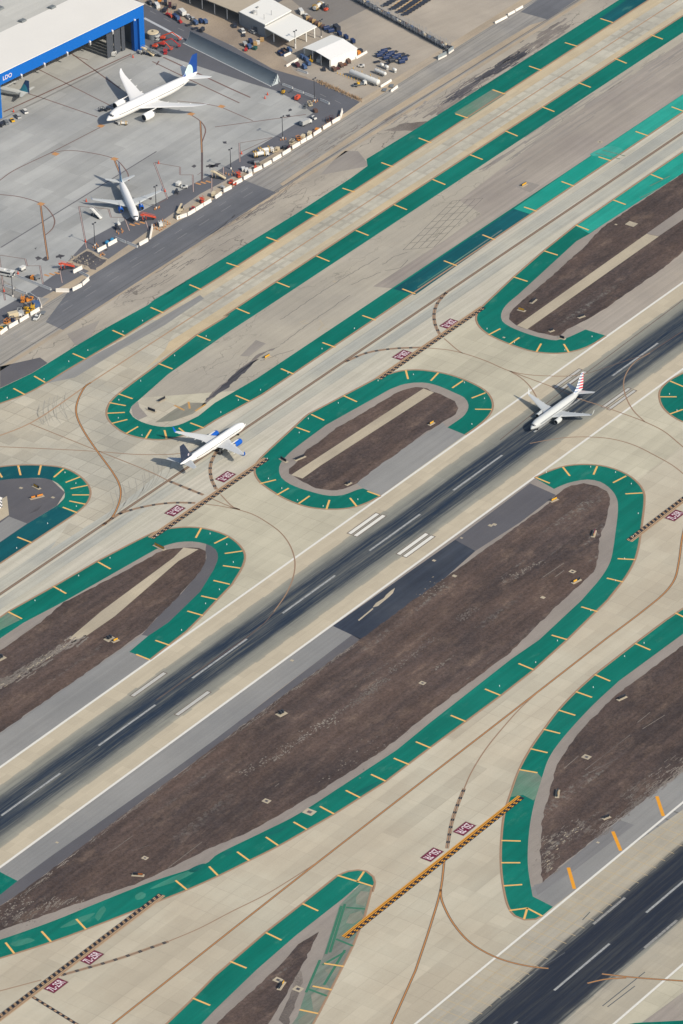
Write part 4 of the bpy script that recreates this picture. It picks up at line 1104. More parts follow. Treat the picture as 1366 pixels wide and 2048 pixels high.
PROF = [(0, .015, -.36), (.006, .15, -.33), (.016, .29, -.28), (.03, .46, -.20), (.048, .62, -.125), (.07, .78, -.07), (.095, .90, -.03), (.125, .975, -.01), (.16, 1, 0), (.62, 1, 0), (.69, .975, .02), (.76, .89, .09), (.83, .73, .22), (.89, .54, .37), (.94, .36, .49), (.975, .22, .56), (.995, .10, .60), (1, .04, .61)]
def airliner(label, loc, hdg, L, span, dia, zc, H, wing, hst, fin, eng, mats, gear, group=None, nwin=(.12, .80), winglet=None, tip=None, cone=None):
    """origin below the middle of the fuselage, nose along +x"""
    t = thing('airliner', label, 'airplane', loc, hdg, group)
    r = dia/2
    X = lambda f: L/2-f*L
    N = 28
    def fus(f):
        for (a, ra, za), (b, rb, zb) in zip(PROF, PROF[1:]):
            if a <= f <= b:
                k = (f-a)/(b-a)
                return (ra+(rb-ra)*k)*r, zc+(za+(zb-za)*k)*r
    mb = MB()
    fr = []
    for (a, _, _), (b, _, _) in zip(PROF, PROF[1:]):
        m = 3 if b-a > .02 else 1
        fr += [a+(b-a)*q/m for q in range(m)]
    fr.append(1.0)
    mb.loft([[(X(f), fus(f)[0]*math.sin(6.28318*i/N), fus(f)[1]+fus(f)[0]*1.03*math.cos(6.28318*i/N)) for i in range(N)] for f in fr])
    body = mb.build('fuselage', cabin_paint(mats['body'], X(nwin[1]), X(nwin[0]), zc+.17*r), t, True)
    # belly fairing
    mb = MB()
    rings = []
    for q in range(9):
        u = -1+q/4.0
        k = math.sqrt(max(.0, 1-u*u))*1.0+.03
        rings.append([(X(wing['fair'])-u*L*.13, 1.02*r*k*math.sin(6.28318*i/16), zc-.45*r+.72*r*k*math.cos(6.28318*i/16)) for i in range(16)])
    mb.loft(rings); mb.build('belly_fairing', mats['body'], t, True)
    # cockpit and cabin windows lie just proud of the skin
    def skin(f, a, lift=.03):
        rr, zz = fus(f)
        return (X(f), (rr+lift)*math.sin(a), zz+(rr+lift)*1.03*math.cos(a))
    f0, f1 = (.030, .046) if cone is None else cone
    for s in (-1, 1):
        for a0, a1, g in ((.04, .42, 0), (.44, .80, .002), (.82, 1.12, .008)):
            mb = MB()
            vs = []
            for f, sh in ((f0+g, 0), (f1+g*1.2, .0)):
                for q in range(5): vs.append(skin(f, s*(a0+(a1-a0)*q/4)))
            mb.add(vs, [(q, q+1, q+6, q+5) for q in range(4)])
            mb.build('cockpit_window', K['glass'], t)
    # doors: each a closed outline on the skin
    for s in (-1, 1):
        for f in (.095, .865):
            df, hh = .42/L, 1.7/r
            c = [(f-df, 1.22), (f+df, 1.22), (f+df, 1.22+hh*.9), (f-df, 1.22+hh*.9)]
            i_ = [(f-df*.72, 1.22+hh*.06), (f+df*.72, 1.22+hh*.06), (f+df*.72, 1.22+hh*.84), (f-df*.72, 1.22+hh*.84)]
            MB().add([skin(p, s*q, .02) for p, q in c+i_], [(k, (k+1) % 4, 4+(k+1) % 4, 4+k) for k in range(4)]).build('door', K['grey'], t)
    # aerofoil surfaces
    AF = [(0, 0), (.06, .38), (.25, .5), (.6, .32), (1, .015), (.6, -.26), (.25, -.42), (.06, -.3)]
    def foil(sec, up=False, side=1):
        """sec rows: (station, leading edge x, chord, height or y, thickness ratio)"""
        m = MB(); rings = []
        for st, lx, ch, h, tk in sec:
            ring = []
            for u, v in AF:
                if up: ring.append((lx-u*ch, v*tk*ch, st))
                else: ring.append((lx-u*ch, side*st, h+v*tk*ch))
            rings.append(ring)
        m.loft(rings)
        return m
    wx, wz = X(wing['x']), wing['z']
    sec = []
    for y, dx, ch, dz in wing['sec']: sec.append((y, wx-dx, ch, wz+dz, .11 if y < span*.2 else .09))
    for s in (1, -1):
        w_ = foil(sec, side=s).build('wing', mats['wing'], t, True)
        y, lx, ch, h, _ = sec[-1]
        if winglet:
            m = MB(); rings = []
            for k, (oy, oz, cx_, cc) in enumerate(((0, 0, 0, 1), (winglet*.18, winglet*.30, .45, .80), (winglet*.30, winglet, 1.5, .42))):
                rings.append([(lx-cx_*ch*.6-u*ch*cc, s*(y+oy+v*.05), h+oz-v*.10*(1 if k == 0 else .3)) for u, v in AF])
            m.loft(rings); m.build('winglet', tip or mats['wing'], w_, True)
        # flap track fairings
        for k in (.30, .48, .68):
            yy = span/2*k
            for (ya, xa, ca, za, _), (yb, xb, cb, zb, _) in zip(sec, sec[1:]):
                if ya <= yy <= yb:
                    q = (yy-ya)/(yb-ya)
                    te = xa+(xb-xa)*q-(ca+(cb-ca)*q); zz = za+(zb-za)*q
            m = MB(); m.loft([[(te+dx*dia*.25, s*yy+rr*dia*math.cos(.7854*i), zz-.05*dia+rr*dia*math.sin(.7854*i)) for i in range(8)] for dx, rr in ((3, .01), (1.6, .045), (0, .05), (-1.0, .012))])
            m.build('flap_fairing', mats['wing'], w_, True)
        hs = [(y, X(hst['x'])-dx, ch, hst['z']+dz, .09) for y, dx, ch, dz in hst['sec']]
        foil(hs, side=s).build('tailplane', mats.get('hst', mats['wing']), t, True)
    fs = [(z, X(fin['x'])-dx, ch, 0, .09) for z, dx, ch in fin['sec']]
    fo = foil(fs, up=True).build('tail_fin', mats['fin'], t, True)
    # engines
    for s in (1, -1):
        y, ln, er = s*eng['y'], eng['len'], eng['r']
        ex, ez = X(eng['x']), eng['z']
        prof = [(0, .80), (.01, .90), (.06, 1.0), (.30, 1.06), (.62, 1.0), (.80, .86)]
        m = MB(); m.loft([[(ex-f*ln, y+k*er*math.sin(6.28318*i/20), ez+k*er*math.cos(6.28318*i/20)) for i in range(20)] for f, k in prof], cap=False)
        e = m.build('engine', mats['eng'], t, True)
        m = MB(); m.loft([[(ex-f*ln, y+k*er*math.sin(6.28318*i/20), ez+k*er*math.cos(6.28318*i/20)) for i in range(20)] for f, k in ((.0, .80), (.02, .74), (.16, .74), (.17, .05))], cap=False)
        m.build('intake', K['dark'], e)
        m = MB(); m.loft([[(ex-f*ln, y+k*er*math.sin(6.28318*i/20), ez+k*er*math.cos(6.28318*i/20)) for i in range(20)] for f, k in ((.78, .84), (.80, .60), (.98, .44), (1.0, .30), (1.13, .03))], cap=True)
        m.build('exhaust', K['metal'], e, True)
        m = MB(); m.loft([[(ex-f*ln, y+dy, ez+er*h) for f, dy in ((a, -.12), (b, -.12), (b, .12), (a, .12))] for a, b, h in ((.12, .95, .9), (.40, 1.35, 1.0+eng.get('py', .35)))])
        m.build('pylon', mats['wing'], e)
    # landing gear
    for fx, y0, n, wr in gear:
        for s in ((0,) if y0 == 0 else (-1, 1)):
            m = MB(); gx = X(fx)
            m.cyl((gx, s*y0, wr), (gx, s*y0, zc-r*.7), .14, n=8)
            g = m.build('landing_gear', K['metal'], t)
            for bx in ((0,) if n == 2 else (-.75*wr*1.5, .75*wr*1.5)):
                for wy in (-.42, .42):
                    m = MB(); m.cyl((gx+bx, s*y0+wy-.18, wr), (gx+bx, s*y0+wy+.18, wr), wr, n=14)
                    m.build('wheel', K['tyre'], g)
    return t

W737 = dict(x=.345, z=2.55, fair=.47, sec=[(0, -1.2, 9.0, -.15), (1.9, 0, 7.5, -.1), (5.6, 2.35, 4.9, .35), (16.0, 8.0, 1.75, 1.5), (16.6, 8.5, 1.3, 1.55)])
H737 = dict(x=.875, z=4.15, sec=[(.3, -.6, 4.2, 0), (7.1, 3.6, 1.5, .75)])
def F737(x=.795): return dict(x=x, sec=[(4.0, 0, 8.6), (5.6, 2.6, 6.4), (6.6, 3.6, 5.6), (12.4, 7.4, 2.0)])
E737 = dict(x=.305, y=4.9, len=4.4, r=1.12, z=1.75)
G737 = [(.115, 0, 2, .36), (.52, 2.7, 2, .56)]
v = Vector((-63.1, 0.3, 0))
airliner('white airliner with red and blue striped tail rolling on the black runway centreline', (-63.1+19.75, .3, 0), math.pi, 39.5, 34.3, 3.9, 3.05, 12.5, W737, H737, F737(), E737,
         dict(body=K['silver'], wing=K['grey'], fin=stripes_tail(), eng=K['silver'], hst=K['grey']), G737, winglet=2.3)
# the red band wraps under its tail
W757 = dict(x=.315, z=3.0, fair=.46, sec=[(0, -1.5, 10.8, -.1), (2.0, 0, 8.8, -.1), (6.2, 2.9, 5.6, .45), (18.0, 9.6, 1.9, 1.95), (18.7, 10.2, 1.4, 2.0)])
H757 = dict(x=.87, z=4.3, sec=[(.3, -.8, 5.4, 0), (7.6, 4.4, 1.9, .6)])
F757 = dict(x=.795, sec=[(4.7, 0, 8.6), (6.2, 2.0, 6.9), (13.4, 6.6, 2.9)])
E757 = dict(x=.262, y=6.4, len=5.6, r=1.30, z=2.15)
G757 = [(.125, 0, 2, .42), (.50, 3.65, 4, .52)]
airliner('white airliner with dark navy tail and blue engines taxiing between the islands', (-129.5-23.2, 105.6, 0), 0.0, 46.4, 38.0, 3.9, 3.5, 13.5, W757, H757, F757, E757,
         dict(body=K['white'], wing=K['wing'], fin=globe_tail('navy_tail_with_small_emblem', (.012, .020, .045), (.4, .36, .4), -17.6, 6.9, .55, .6), eng=K['blue'], hst=K['grey']), G757, winglet=2.6, tip=K['blue'], cone=(.024, .036))
W739 = dict(W737); W739['x'] = .352
airliner('smaller white airliner with blue engines and winglets parked nose down on the ramp', (-2.9+21.05*math.cos(R(49.2)), 265.2+21.05*math.sin(R(49.2)), 0), R(-130.8), 42.1, 34.3, 3.9, 3.05, 12.5, W739, H737, F737(.805), E737,
         dict(body=K['white'], wing=K['silver'], fin=globe_tail('blue_tail_paint', (.006, .06, .22), (.12, .25, .36), -16.5, 6.0, 2.0, 1.6), eng=K['blue'], hst=K['silver']), G737, winglet=1.7, tip=K['blue'])
W787 = dict(x=.315, z=4.0, fair=.45, sec=[(0, -2.0, 15.2, -.2), (3.0, 0, 12.4, -.1), (9.4, 4.7, 7.8, .65), (25.0, 14.6, 3.4, 2.5), (28.4, 17.4, 2.1, 3.2), (30.1, 19.8, .7, 3.7)])
H787 = dict(x=.87, z=6.3, sec=[(.5, -1.2, 7.4, 0), (9.8, 6.2, 2.3, 1.0)])
F787 = dict(x=.80, sec=[(6.6, 0, 12.2), (8.6, 3.4, 9.0), (17.0, 9.4, 3.5)])
E787 = dict(x=.245, y=9.9, len=7.2, r=1.92, z=2.75, py=.15)
G787 = [(.095, 0, 2, .5), (.50, 4.9, 4, .65)]
airliner('large white airliner with blue tail and raked wings parked before the hangar', (69.6-31.4*math.cos(R(173.2)), 340.5-31.4*math.sin(R(173.2)), 0), R(173.2), 62.8, 60.2, 5.85, 5.0, 17.0, W787, H787, F787, E787,
         dict(body=K['white'], wing=K['white'], fin=globe_tail('blue_tail_with_pale_globe', (.005, .045, .21), (.42, .56, .52), -25.6, 9.0, 2.6, 3.9), eng=K['white'], hst=K['white']), G787, nwin=(.10, .82))
# in the hangar mouth: only the tail shows
WE = dict(x=.37, z=2.0, fair=.47, sec=[(0, -1, 6, -.1), (1.6, 0, 5.2, -.1), (4.4, 1.7, 3.4, .3), (13.0, 6.4, 1.3, 1.1)])
HE = dict(x=.865, z=3.7, sec=[(.2, -.4, 3.6, 0), (6.3, 2.9, 1.3, .7)])
FE = dict(x=.795, sec=[(3.6, 0, 7.0), (5.0, 1.9, 5.2), (10.6, 5.0, 2.2)])
EE = dict(x=.31, y=4.1, len=3.4, r=.95, z=1.5)
airliner('airliner tail with teal striped fin showing in the hangar mouth', (70.0, 407.0, 0), R(98), 32.0, 27.0, 3.3, 2.9, 10.6, WE, HE, FE, EE,
         dict(body=K['silver'], wing=K['silver'], fin=globe_tail('teal_striped_tail', (.006, .04, .12), (.02, .22, .30), -12.3, 5.2, 3.2, 3.6, .6), eng=K['silver'], hst=K['silver']), [(.12, 0, 2, .3), (.5, 2.4, 2, .45)])
# ---------------------------------------------------------------- buildings
def T(*rgb):            # albedo that shows as this display colour in full sun on flat ground
    return A(*rgb)
B = {}
B['hblue'] = plain('blue_hangar_cladding', (.0005, .095, .37), .7, wear=.04, scale=.1)
B['cream'] = plain('cream_roof_membrane', (.63, .60, .54), .8, wear=.05, scale=.05)
B['roof'] = pave('grey_roof_sheets', A(206, 203, 193), second=A(196, 194, 185), blotch=.05, panels=(60, 3.2), pv=.04, joint=.10, jw=.12, streak=.04, sscale=(.02, .3), rot=.095)
B['hwall'] = plain('hangar_inner_wall', (.07, .075, .09), .8)
B['door'] = plain('shade_dark_hangar_door', (.055, .06, .07), .7)  # shade of the dark hangar void put into the panel colour
B['track'] = plain('pale_door_track', (.30, .29, .28), .7)
B['white'] = plain('white_roof_coating', (.66, .64, .58), .75, wear=.03, scale=.08)
B['wallg'] = plain('grey_wall_panels', (.26, .26, .25), .8)
B['tanroof'] = plain('tan_gravel_roof', A(190, 176, 154), .9, wear=.1, scale=.3)
B['dark'] = plain('dark_interior', (.05, .055, .065), .8)
B['conc'] = plain('white_barrier_concrete', (.60, .56, .50), .8, wear=.08, scale=.8)
B['concg'] = plain('grey_barrier_concrete', (.40, .40, .39), .85, wear=.12, scale=.8)
B['steel'] = plain('galvanised_sheet', (.125, .15, .165), .9, wear=.12, scale=.25)
B['steelw'] = plain('pale_steel_ribs', (.46, .50, .50), .6)

def quad_prism(mb, pts, z0, z1):
    n = len(pts)
    vs = [(x, y, z0) for x, y in pts]+[(x, y, z1) for x, y in pts]
    mb.add(vs, [tuple(range(n))[::-1], tuple(range(n, 2*n))]+[(i, (i+1) % n, n+(i+1) % n, n+i) for i in range(n)])
def grid_dir(a, b):
    d = Vector((b[0]-a[0], b[1]-a[1])); d.normalize(); return d

# the hangar: local x runs along its front from the right-hand corner, local y goes back
hx = Vector((50.2-150.1, 390.8-381.4)).normalized()
hrot = math.atan2(hx.y, hx.x)                       # x axis points to the photo's left
hang = thing('hangar', 'huge aircraft hangar with bright blue front beam and cream roof', 'hangar', (150.4, 380.2, 0), hrot)
# here +y (local) points towards the ramp, so the building lies at negative y
FL = 150.0
def hb(name, x0, x1, y0, y1, z0, z1, m, parent=hang):
    return MB().box((x0+x1)/2, (y0+y1)/2, z0, x1-x0, y1-y0, z1-z0).build(name, m, parent)
fas = hb('front_beam', 0, FL, -1.6, 0, 17.6, 23.8, B['hblue'])
hb('front_roof', -.3, FL, -32.0, .35, 23.81, 24.15, B['cream'])
rf = hb('main_roof', -.3, FL, -110, -32.2, 23.3, 24.0, B['roof'])
p = hb('corner_post', 0, 3.6, -3.2, -.02, 0, 17.58, B['hblue'])
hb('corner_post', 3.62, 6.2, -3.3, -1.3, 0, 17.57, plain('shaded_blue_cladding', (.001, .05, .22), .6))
hb('corner_post', 101.0, 104.2, -3.0, -.02, 0, 17.58, B['hblue'])
hb('side_wall', 0, .5, -110, -3.25, 0, 23.28, B['hwall'])
hb('rear_wall', .52, FL, -110, -109.5, 0, 23.27, B['hwall'])
hb('door_track', 6.3, FL, -3.9, -1.75, 16.5, 17.5, B['track'])
for k in range(5):
    hb('door_panel', 8+k*2.6, 10.4+k*2.6, -6.4-(k % 2)*.6, -6.0-(k % 2)*.6, .1, 16.4, B['door'])
for k in range(7):
    x = 7+k*16.0
    hb('floodlight', x-.35, x+.35, .05, .75, 17.7, 18.4, plain('white_lamp_housing', (.7, .7, .7), .4))
for k in range(5):
    x = 22+k*16.0
    hb('hanger_bracket', x-.45, x+.45, -1.2, -.1, 15.6, 17.55, B['track'])
for px, py in ((104, 12), (45, 39), (0, 14)):
    q = P(px, py+4, 24.0)
    l = hang.matrix_basis.inverted() if 0 else None
    dx, dy = q.x-150.4, q.y-380.2
    lx, ly = dx*hx.x+dy*hx.y, -dx*hx.y+dy*hx.x
    v_ = MB().box(lx, ly, 24.02, 3.4, 3.0, 1.0, tx=.9, ty=.8).build('roof_vent', plain('grey_vent_metal', (.14, .15, .15), .6), rf)
for body_, cx, size in (('O', 103.0, 3.8), ('LDO', 96.0, 3.1)):
    me = text_mesh(body_, size)
    xs = [q.co.x for q in me.vertices]
    mid = (max(xs)+min(xs))/2
    for q in me.vertices: q.co = (cx-(q.co.x-mid), .04, 20.3+q.co.y)
    me.materials.clear(); me.materials.append(P_txt)
    ob = bpy.data.objects.new('lettering', me); COL.objects.link(ob); ob.parent = fas

# blast fence
a, b = Vector((165.0, 367.6)), Vector((150.0, 301.8))
d = (b-a).normalized(); n_ = Vector((-d.y, d.x))     # away from the ramp
bf = thing('blast_fence', 'long curved grey steel blast fence beside the service road', 'blast fence', (a.x, a.y, 0), math.atan2(d.y, d.x))
Lb = (b-a).length
prof = [(.2+4.4*math.sin(u*1.25)/math.sin(1.25), 5.2*(1-math.cos(u*1.25))/(1-math.cos(1.25))) for u in [k/10.0 for k in range(11)]]
mb = MB(); mb.loft([[(x, y, z+.1) for y, z in prof]+[(x, y+.12, z+.05) for y, z in prof[::-1]] for x in (0, Lb)])
mb.build('curved_sheet', B['steel'], bf, True)
mb = MB().box(Lb/2, -.15, 0, Lb, .5, .25); mb.build('footing', B['concg'], bf)
for x in (-.06, Lb+.06):
    mb = MB(); mb.loft([[(xx, y, z+.08) for y, z in prof]+[(xx, 4.7, .1)] for xx in (x-.05, x+.05)]); mb.build('end_panel', B['steelw'], bf)
for k in range(9):
    mb = MB(); x = 3+k*8.0
    mb.bar((x, prof[-1][0]+.12, 5.0), (x, 6.2, .1), .25); mb.build('brace', B['steelw'], bf)
for k in range(5):
    mb = MB(); mb.box(Lb+.20, .7+k*.85, .1, .16, .22, 1.2+k*1.0); mb.build('rib', B['steelw'], bf)

def shed(name, label, cat, corners, h, roof_m, wall_m, open_sides=(), parts=None, over=.4, posts=()):
    """a flat-roofed building on four ground corners"""
    c = Vector((sum(q[0] for q in corners)/4, sum(q[1] for q in corners)/4))
    t = thing(name, label, cat, (c.x, c.y, 0))
    L_ = [Vector(q)-c for q in corners]
    out = [q+q.normalized()*over for q in L_]
    mb = MB(); quad_prism(mb, [tuple(q) for q in out], h, h+.45); mb.build('roof', roof_m, t)
    for i in range(4):
        if i in open_sides: continue
        p_, q_ = L_[i], L_[(i+1) % 4]
        dd = (q_-p_).normalized(); nn = Vector((-dd.y, dd.x))
        if nn.dot((p_+q_)/2) > 0: nn = -nn
        nn *= .3
        mb = MB(); quad_prism(mb, [tuple(p_+dd*.31), tuple(q_), tuple(q_+nn), tuple(p_+dd*.31+nn)], 0, h-.01)
        mb.build('wall', wall_m, t)
    for px_, py_ in posts:
        mb = MB(); mb.cyl((px_-c.x, py_-c.y, 0), (px_-c.x, py_-c.y, h-.01), .35, n=10)
        o = mb.build('post', B['white'], t)
    return t, c
w1 = [(197.6, 356.6), (219.2, 355.8), (213.0, 336.4), (192.8, 337.3)]
t1, c1 = shed('office_building', 'white flat-roofed building joined to the lower canopy', 'building', w1, 7.0, B['white'], B['wallg'])
for q, s_ in (((200, 350), 1.6), ((206, 352), .9)):
    MB().box(q[0]-c1.x, q[1]-c1.y, 7.46, s_*1.4, s_, s_*.7).build('roof_unit', B['wallg'], t1)
for q in ((199, 347), (203, 341), (197, 341)):
    MB().cyl((q[0]-c1.x, q[1]-c1.y, 7.46), (q[0]-c1.x, q[1]-c1.y, 10.2), .09, n=6).build('vent_pipe', B['dark'], t1)
MB().box(193.7-c1.x, 345-c1.y, .1, .3, 3.2, 3.4, rot=.23).build('garage_door', B['dark'], t1)
pp = [P(591, 96), P(612.5, 83), P(629, 75.5)]
w2 = [(192.2, 337.0), (212.4, 335.9), (207.2, 316.4), (186.8, 317.9)]
t2, c2 = shed('canopy', 'broad white flat canopy on posts over parked ground equipment', 'canopy', w2, 5.6, B['white'], B['wallg'], open_sides=(0, 1, 2, 3), posts=[(q.x, q.y) for q in pp]+[(191.5, 331), (209.5, 333.5)])
# the tent-like shed with a ridge
g = [Vector((185.2, 307.7)), Vector((181.5, 288.7)), Vector((199.3, 285.5)), Vector((204.4, 304.8))]
t3 = thing('storage_shed', 'white gabled shed open at the front beside white tanks', 'building', ((g[0].x+g[2].x)/2, (g[0].y+g[2].y)/2, 0))
o3 = Vector((t3.location.x, t3.location.y))
G_ = [q-o3 for q in g]
m1, m2 = (G_[0]*.55+G_[1]*.45), (G_[3]*.55+G_[2]*.45)
def slab(mb, a, b, c, d, za, zb, zc, zd, th=.2):
    vs = [(a.x, a.y, za), (b.x, b.y, zb), (c.x, c.y, zc), (d.x, d.y, zd)]
    vs += [(x, y, z-th) for x, y, z in vs]
    mb.add(vs, [(0, 1, 2, 3), (7, 6, 5, 4), (0, 4, 5, 1), (1, 5, 6, 2), (2, 6, 7, 3), (3, 7, 4, 0)])
mb = MB(); slab(mb, G_[0]*1.03, m1*1.03, m2*1.03, G_[3]*1.03, 5.4, 6.6, 6.6, 5.4); mb.build('roof', B['white'], t3)
mb = MB(); slab(mb, m1*1.03, G_[1]*1.03, G_[2]*1.03, m2*1.03, 6.6, 5.4, 5.4, 6.6); mb.build('roof', plain('bright_roof_sheet', (.68, .66, .62), .7), t3)
for i, j, m_ in ((1, 2, B['white']), (2, 3, B['white']), (3, 0, B['white'])):
    dd = (G_[j]-G_[i]).normalized(); nn = Vector((-dd.y, dd.x))*.2
    if nn.dot((G_[i]+G_[j])/2) > 0: nn = -nn
    mb = MB(); quad_prism(mb, [tuple(G_[i]+dd*.25), tuple(G_[j]), tuple(G_[j]+nn), tuple(G_[i]+dd*.25+nn)], 0, 5.15); mb.build('wall', m_, t3)
for k in (.0, .33, .66, 1.0):
    q = G_[0]+(G_[1]-G_[0])*(.02+.96*k)
    MB().cyl((q.x, q.y, 0), (q.x, q.y, 5.15+1.1*(1-abs(k-.45)*1.8)*.9), .18, n=8).build('post', B['white'], t3)
# the long dark-fronted shed at the top
lw_ = [(201.4, 381.3), (245.0, 372.0), (240.0, 351.5), (198.4, 357.2)]
lw_ = [(204.5, 402.0), (262, 392), (250, 356.2), (197.8, 357.4)]
t4, c4 = shed('long_shed', 'long shed with tan roof and dark open front at the top edge', 'building', lw_, 6.0, B['tanroof'], B['dark'], open_sides=(3,), over=.2)
for k in range(6):
    u = k/5.0
    q = Vector(lw_[3])*(1-u)+Vector(lw_[0])*u
    MB().cyl((q.x-c4.x+.4, q.y-c4.y, 0), (q.x-c4.x+.4, q.y-c4.y, 5.98), .22, n=8).build('post', B['white'], t4)
# ---------------------------------------------------------------- ground equipment, vehicles, street furniture
C_ = {}
def pm(name, *rgb, rough=.5):
    if name not in C_: C_[name] = plain(name, tuple(v*.92 for v in A(*rgb)), rough, wear=.08, scale=.6)
    return C_[name]
WHITE = pm('white_vehicle_paint', 236, 234, 226, rough=.4)
ORANGE = pm('orange_red_paint', 226, 92, 60)
YELLOW = pm('yellow_equipment_paint', 240, 186, 50)
AMBER = pm('amber_equipment_paint', 236, 150, 60)
CREAM = pm('cream_equipment_paint', 226, 208, 172)
GREYV = pm('light_grey_paint', 190, 190, 186)
MIDG = pm('mid_grey_paint', 128, 132, 134)
DARKV = pm('dark_grey_paint', 58, 60, 68)
DBLUE = pm('dark_blue_paint', 40, 58, 98)
SBLUE = pm('steel_blue_paint', 84, 108, 146)
TARP = pm('bright_blue_tarp', 62, 140, 182)
GREEN = pm('dark_green_paint', 46, 92, 84)
BROWN = pm('brown_paint', 112, 86, 72)
WOOD = pm('pale_timber', 206, 168, 112)
RED = pm('red_paint', 200, 60, 58)
MAROON = pm('maroon_paint', 96, 50, 52)
GL, TY, DK = K['glass'], K['tyre'], K['dark']

def wheels(t, xs, y, r, w=.24):
    for x in xs:
        for s in (-1, 1):
            MB().cyl((x, s*y-w/2, r), (x, s*y+w/2, r), r, n=10).build('wheel', TY, t)
def mk_suv(t, m):
    MB().box(0, 0, .35, 4.7, 1.9, .75, tx=.97, ty=.95).build('body', m, t)
    MB().box(-.35, 0, 1.105, 3.2, 1.72, .62, tx=.82, ty=.84).build('cabin_glass', GL, t)
    MB().box(-.42, 0, 1.73, 2.5, 1.48, .09).build('roof', m, t)
    wheels(t, (-1.45, 1.45), .86, .36)
def mk_van(t, m):
    mb = MB(); mb.box(-.5, 0, .4, 4.6, 2.05, 1.75, tx=.98, ty=.92); mb.build('body', m, t)
    MB().box(2.4, 0, .4, 1.15, 2.0, .85, tx=.8, ty=.95).build('bonnet', m, t)
    MB().box(2.05, 0, 1.26, .75, 1.85, .78, tx=.45, ty=.95, sx=-.2).build('windscreen', GL, t)
    for s in (-1, 1): MB().box(-.2, s*1.0, 1.3, 3.4, .06, .5).build('side_window', GL, t)
    wheels(t, (-1.9, 1.9), .95, .38)
def mk_pickup(t, m):
    MB().box(0, 0, .45, 5.6, 1.98, .6, ty=.96).build('body', m, t)
    MB().box(.45, 0, 1.055, 1.9, 1.75, .62, tx=.78, ty=.86).build('cabin_glass', GL, t)
    MB().box(.4, 0, 1.68, 1.42, 1.48, .08).build('roof', m, t)
    MB().box(-1.75, 0, 1.06, 1.9, 1.55, .05).build('load_bed', DK, t)
    for s in (-1, 1): MB().box(-1.75, s*.88, 1.055, 2.0, .12, .35).build('bed_side', m, t)
    wheels(t, (-1.75, 1.75), .9, .4)
def mk_box_truck(t, m):
    MB().box(-.9, 0, .8, 4.6, 2.3, 2.1).build('cargo_box', m, t)
    MB().box(2.3, 0, .5, 1.7, 2.1, 1.5, tx=.8, ty=.95).build('cab', WHITE, t)
    MB().box(2.7, 0, 1.2, .95, 1.9, .65, tx=.7).build('windscreen', GL, t)
    MB().box(0, 0, .5, 6.2, 1.2, .29).build('chassis', DK, t)
    wheels(t, (-2.0, 2.1), .95, .45)
def mk_cart(t, m):
    MB().box(0, 0, .55, 3.0, 1.6, .14).build('deck', DK, t)
    MB().box(0, 0, .70, 2.8, 1.55, 1.25).build('box_body', m, t)
    MB().box(0, 0, 1.96, 3.0, 1.75, .1).build('roof', m, t)
    MB().bar((1.5, 0, .6), (2.5, 0, .35), .09).build('tow_bar', DK, t)
    wheels(t, (-1.0, 1.0), .72, .28, .18)
def mk_dolly(t, m):
    MB().box(0, 0, .38, 3.2, 1.9, .16).build('deck', m, t)
    MB().bar((1.6, 0, .4), (2.5, 0, .25), .09).build('tow_bar', DK, t)
    wheels(t, (-1.1, 1.1), .75, .19, .14)
def mk_container(t, m):
    MB().box(0, 0, .38, 3.3, 1.9, .14).build('dolly_deck', DK, t)
    mb = MB(); mb.loft([[(x, -.85, .53), (x, .85, .53), (x, .85, 1.6), (x, .62, 2.05), (x, -.62, 2.05), (x, -.85, 1.6)] for x in (-1.55, 1.55)]); mb.build('container', m, t)
    wheels(t, (-1.1, 1.1), .75, .18, .14)
def mk_tug(t, m):
    MB().box(0, 0, .35, 3.0, 1.6, .65, tx=.96).build('body', m, t)
    MB().box(-.3, 0, 1.005, .9, 1.2, .35).build('seat', DK, t)
    MB().box(.95, 0, 1.005, .9, 1.4, .3, tx=.8).build('bonnet', m, t)
    MB().bar((.4, 0, 1.0), (.15, 0, 1.5), .07).build('steering_column', DK, t)
    wheels(t, (-.95, .95), .72, .38, .3)
def mk_stairs(t, m):
    mb = MB(); mb.loft([[(x, y, z) for x, z in ((3.6, .45), (-2.4, 3.2), (-2.4, 3.5), (3.6, .8))] for y in (-.75, .75)]); mb.build('stair_flight', m, t)
    MB().box(-3.1, 0, 3.15, 1.4, 1.7, .25).build('top_platform', m, t)
    for s in (-1, 1):
        mb = MB(); mb.bar((3.5, s*.82, 1.5), (-2.4, s*.82, 4.3), .1); mb.bar((-2.4, s*.82, 4.3), (-3.7, s*.82, 4.3), .1)
        for k in range(5):
            x = 3.4-k*1.42; z = .85+(3.4-x)*.465
            mb.bar((x, s*.82, z-.3), (x, s*.82, z+.75), .07)
        mb.build('handrail', m, t)
    MB().box(-.2, 0, .4, 6.4, 1.5, .3).build('chassis', DK, t)
    for s in (-1, 1):
        for x in (-2.8, -1.2): MB().bar((x, s*.6, .7), (x, s*.6, 3.1 if x < -2 else 2.6), .14).build('support', m, t)
    wheels(t, (-2.2, 2.2), .8, .4)
def mk_belt(t, m):
    MB().box(0, 0, .4, 4.6, 1.8, .7, tx=.95).build('body', m, t)
    MB().box(.9, -.55, 1.105, 1.2, .75, .9, taper=.85).build('cab', GL, t)
    mb = MB(); mb.loft([[(x, y, z) for x, z in ((-3.8, .75), (3.6, 1.9), (3.6, 2.2), (-3.8, 1.05))] for y in (.15, .95)]); mb.build('conveyor', CREAM, t)
    wheels(t, (-1.5, 1.5), .85, .42)
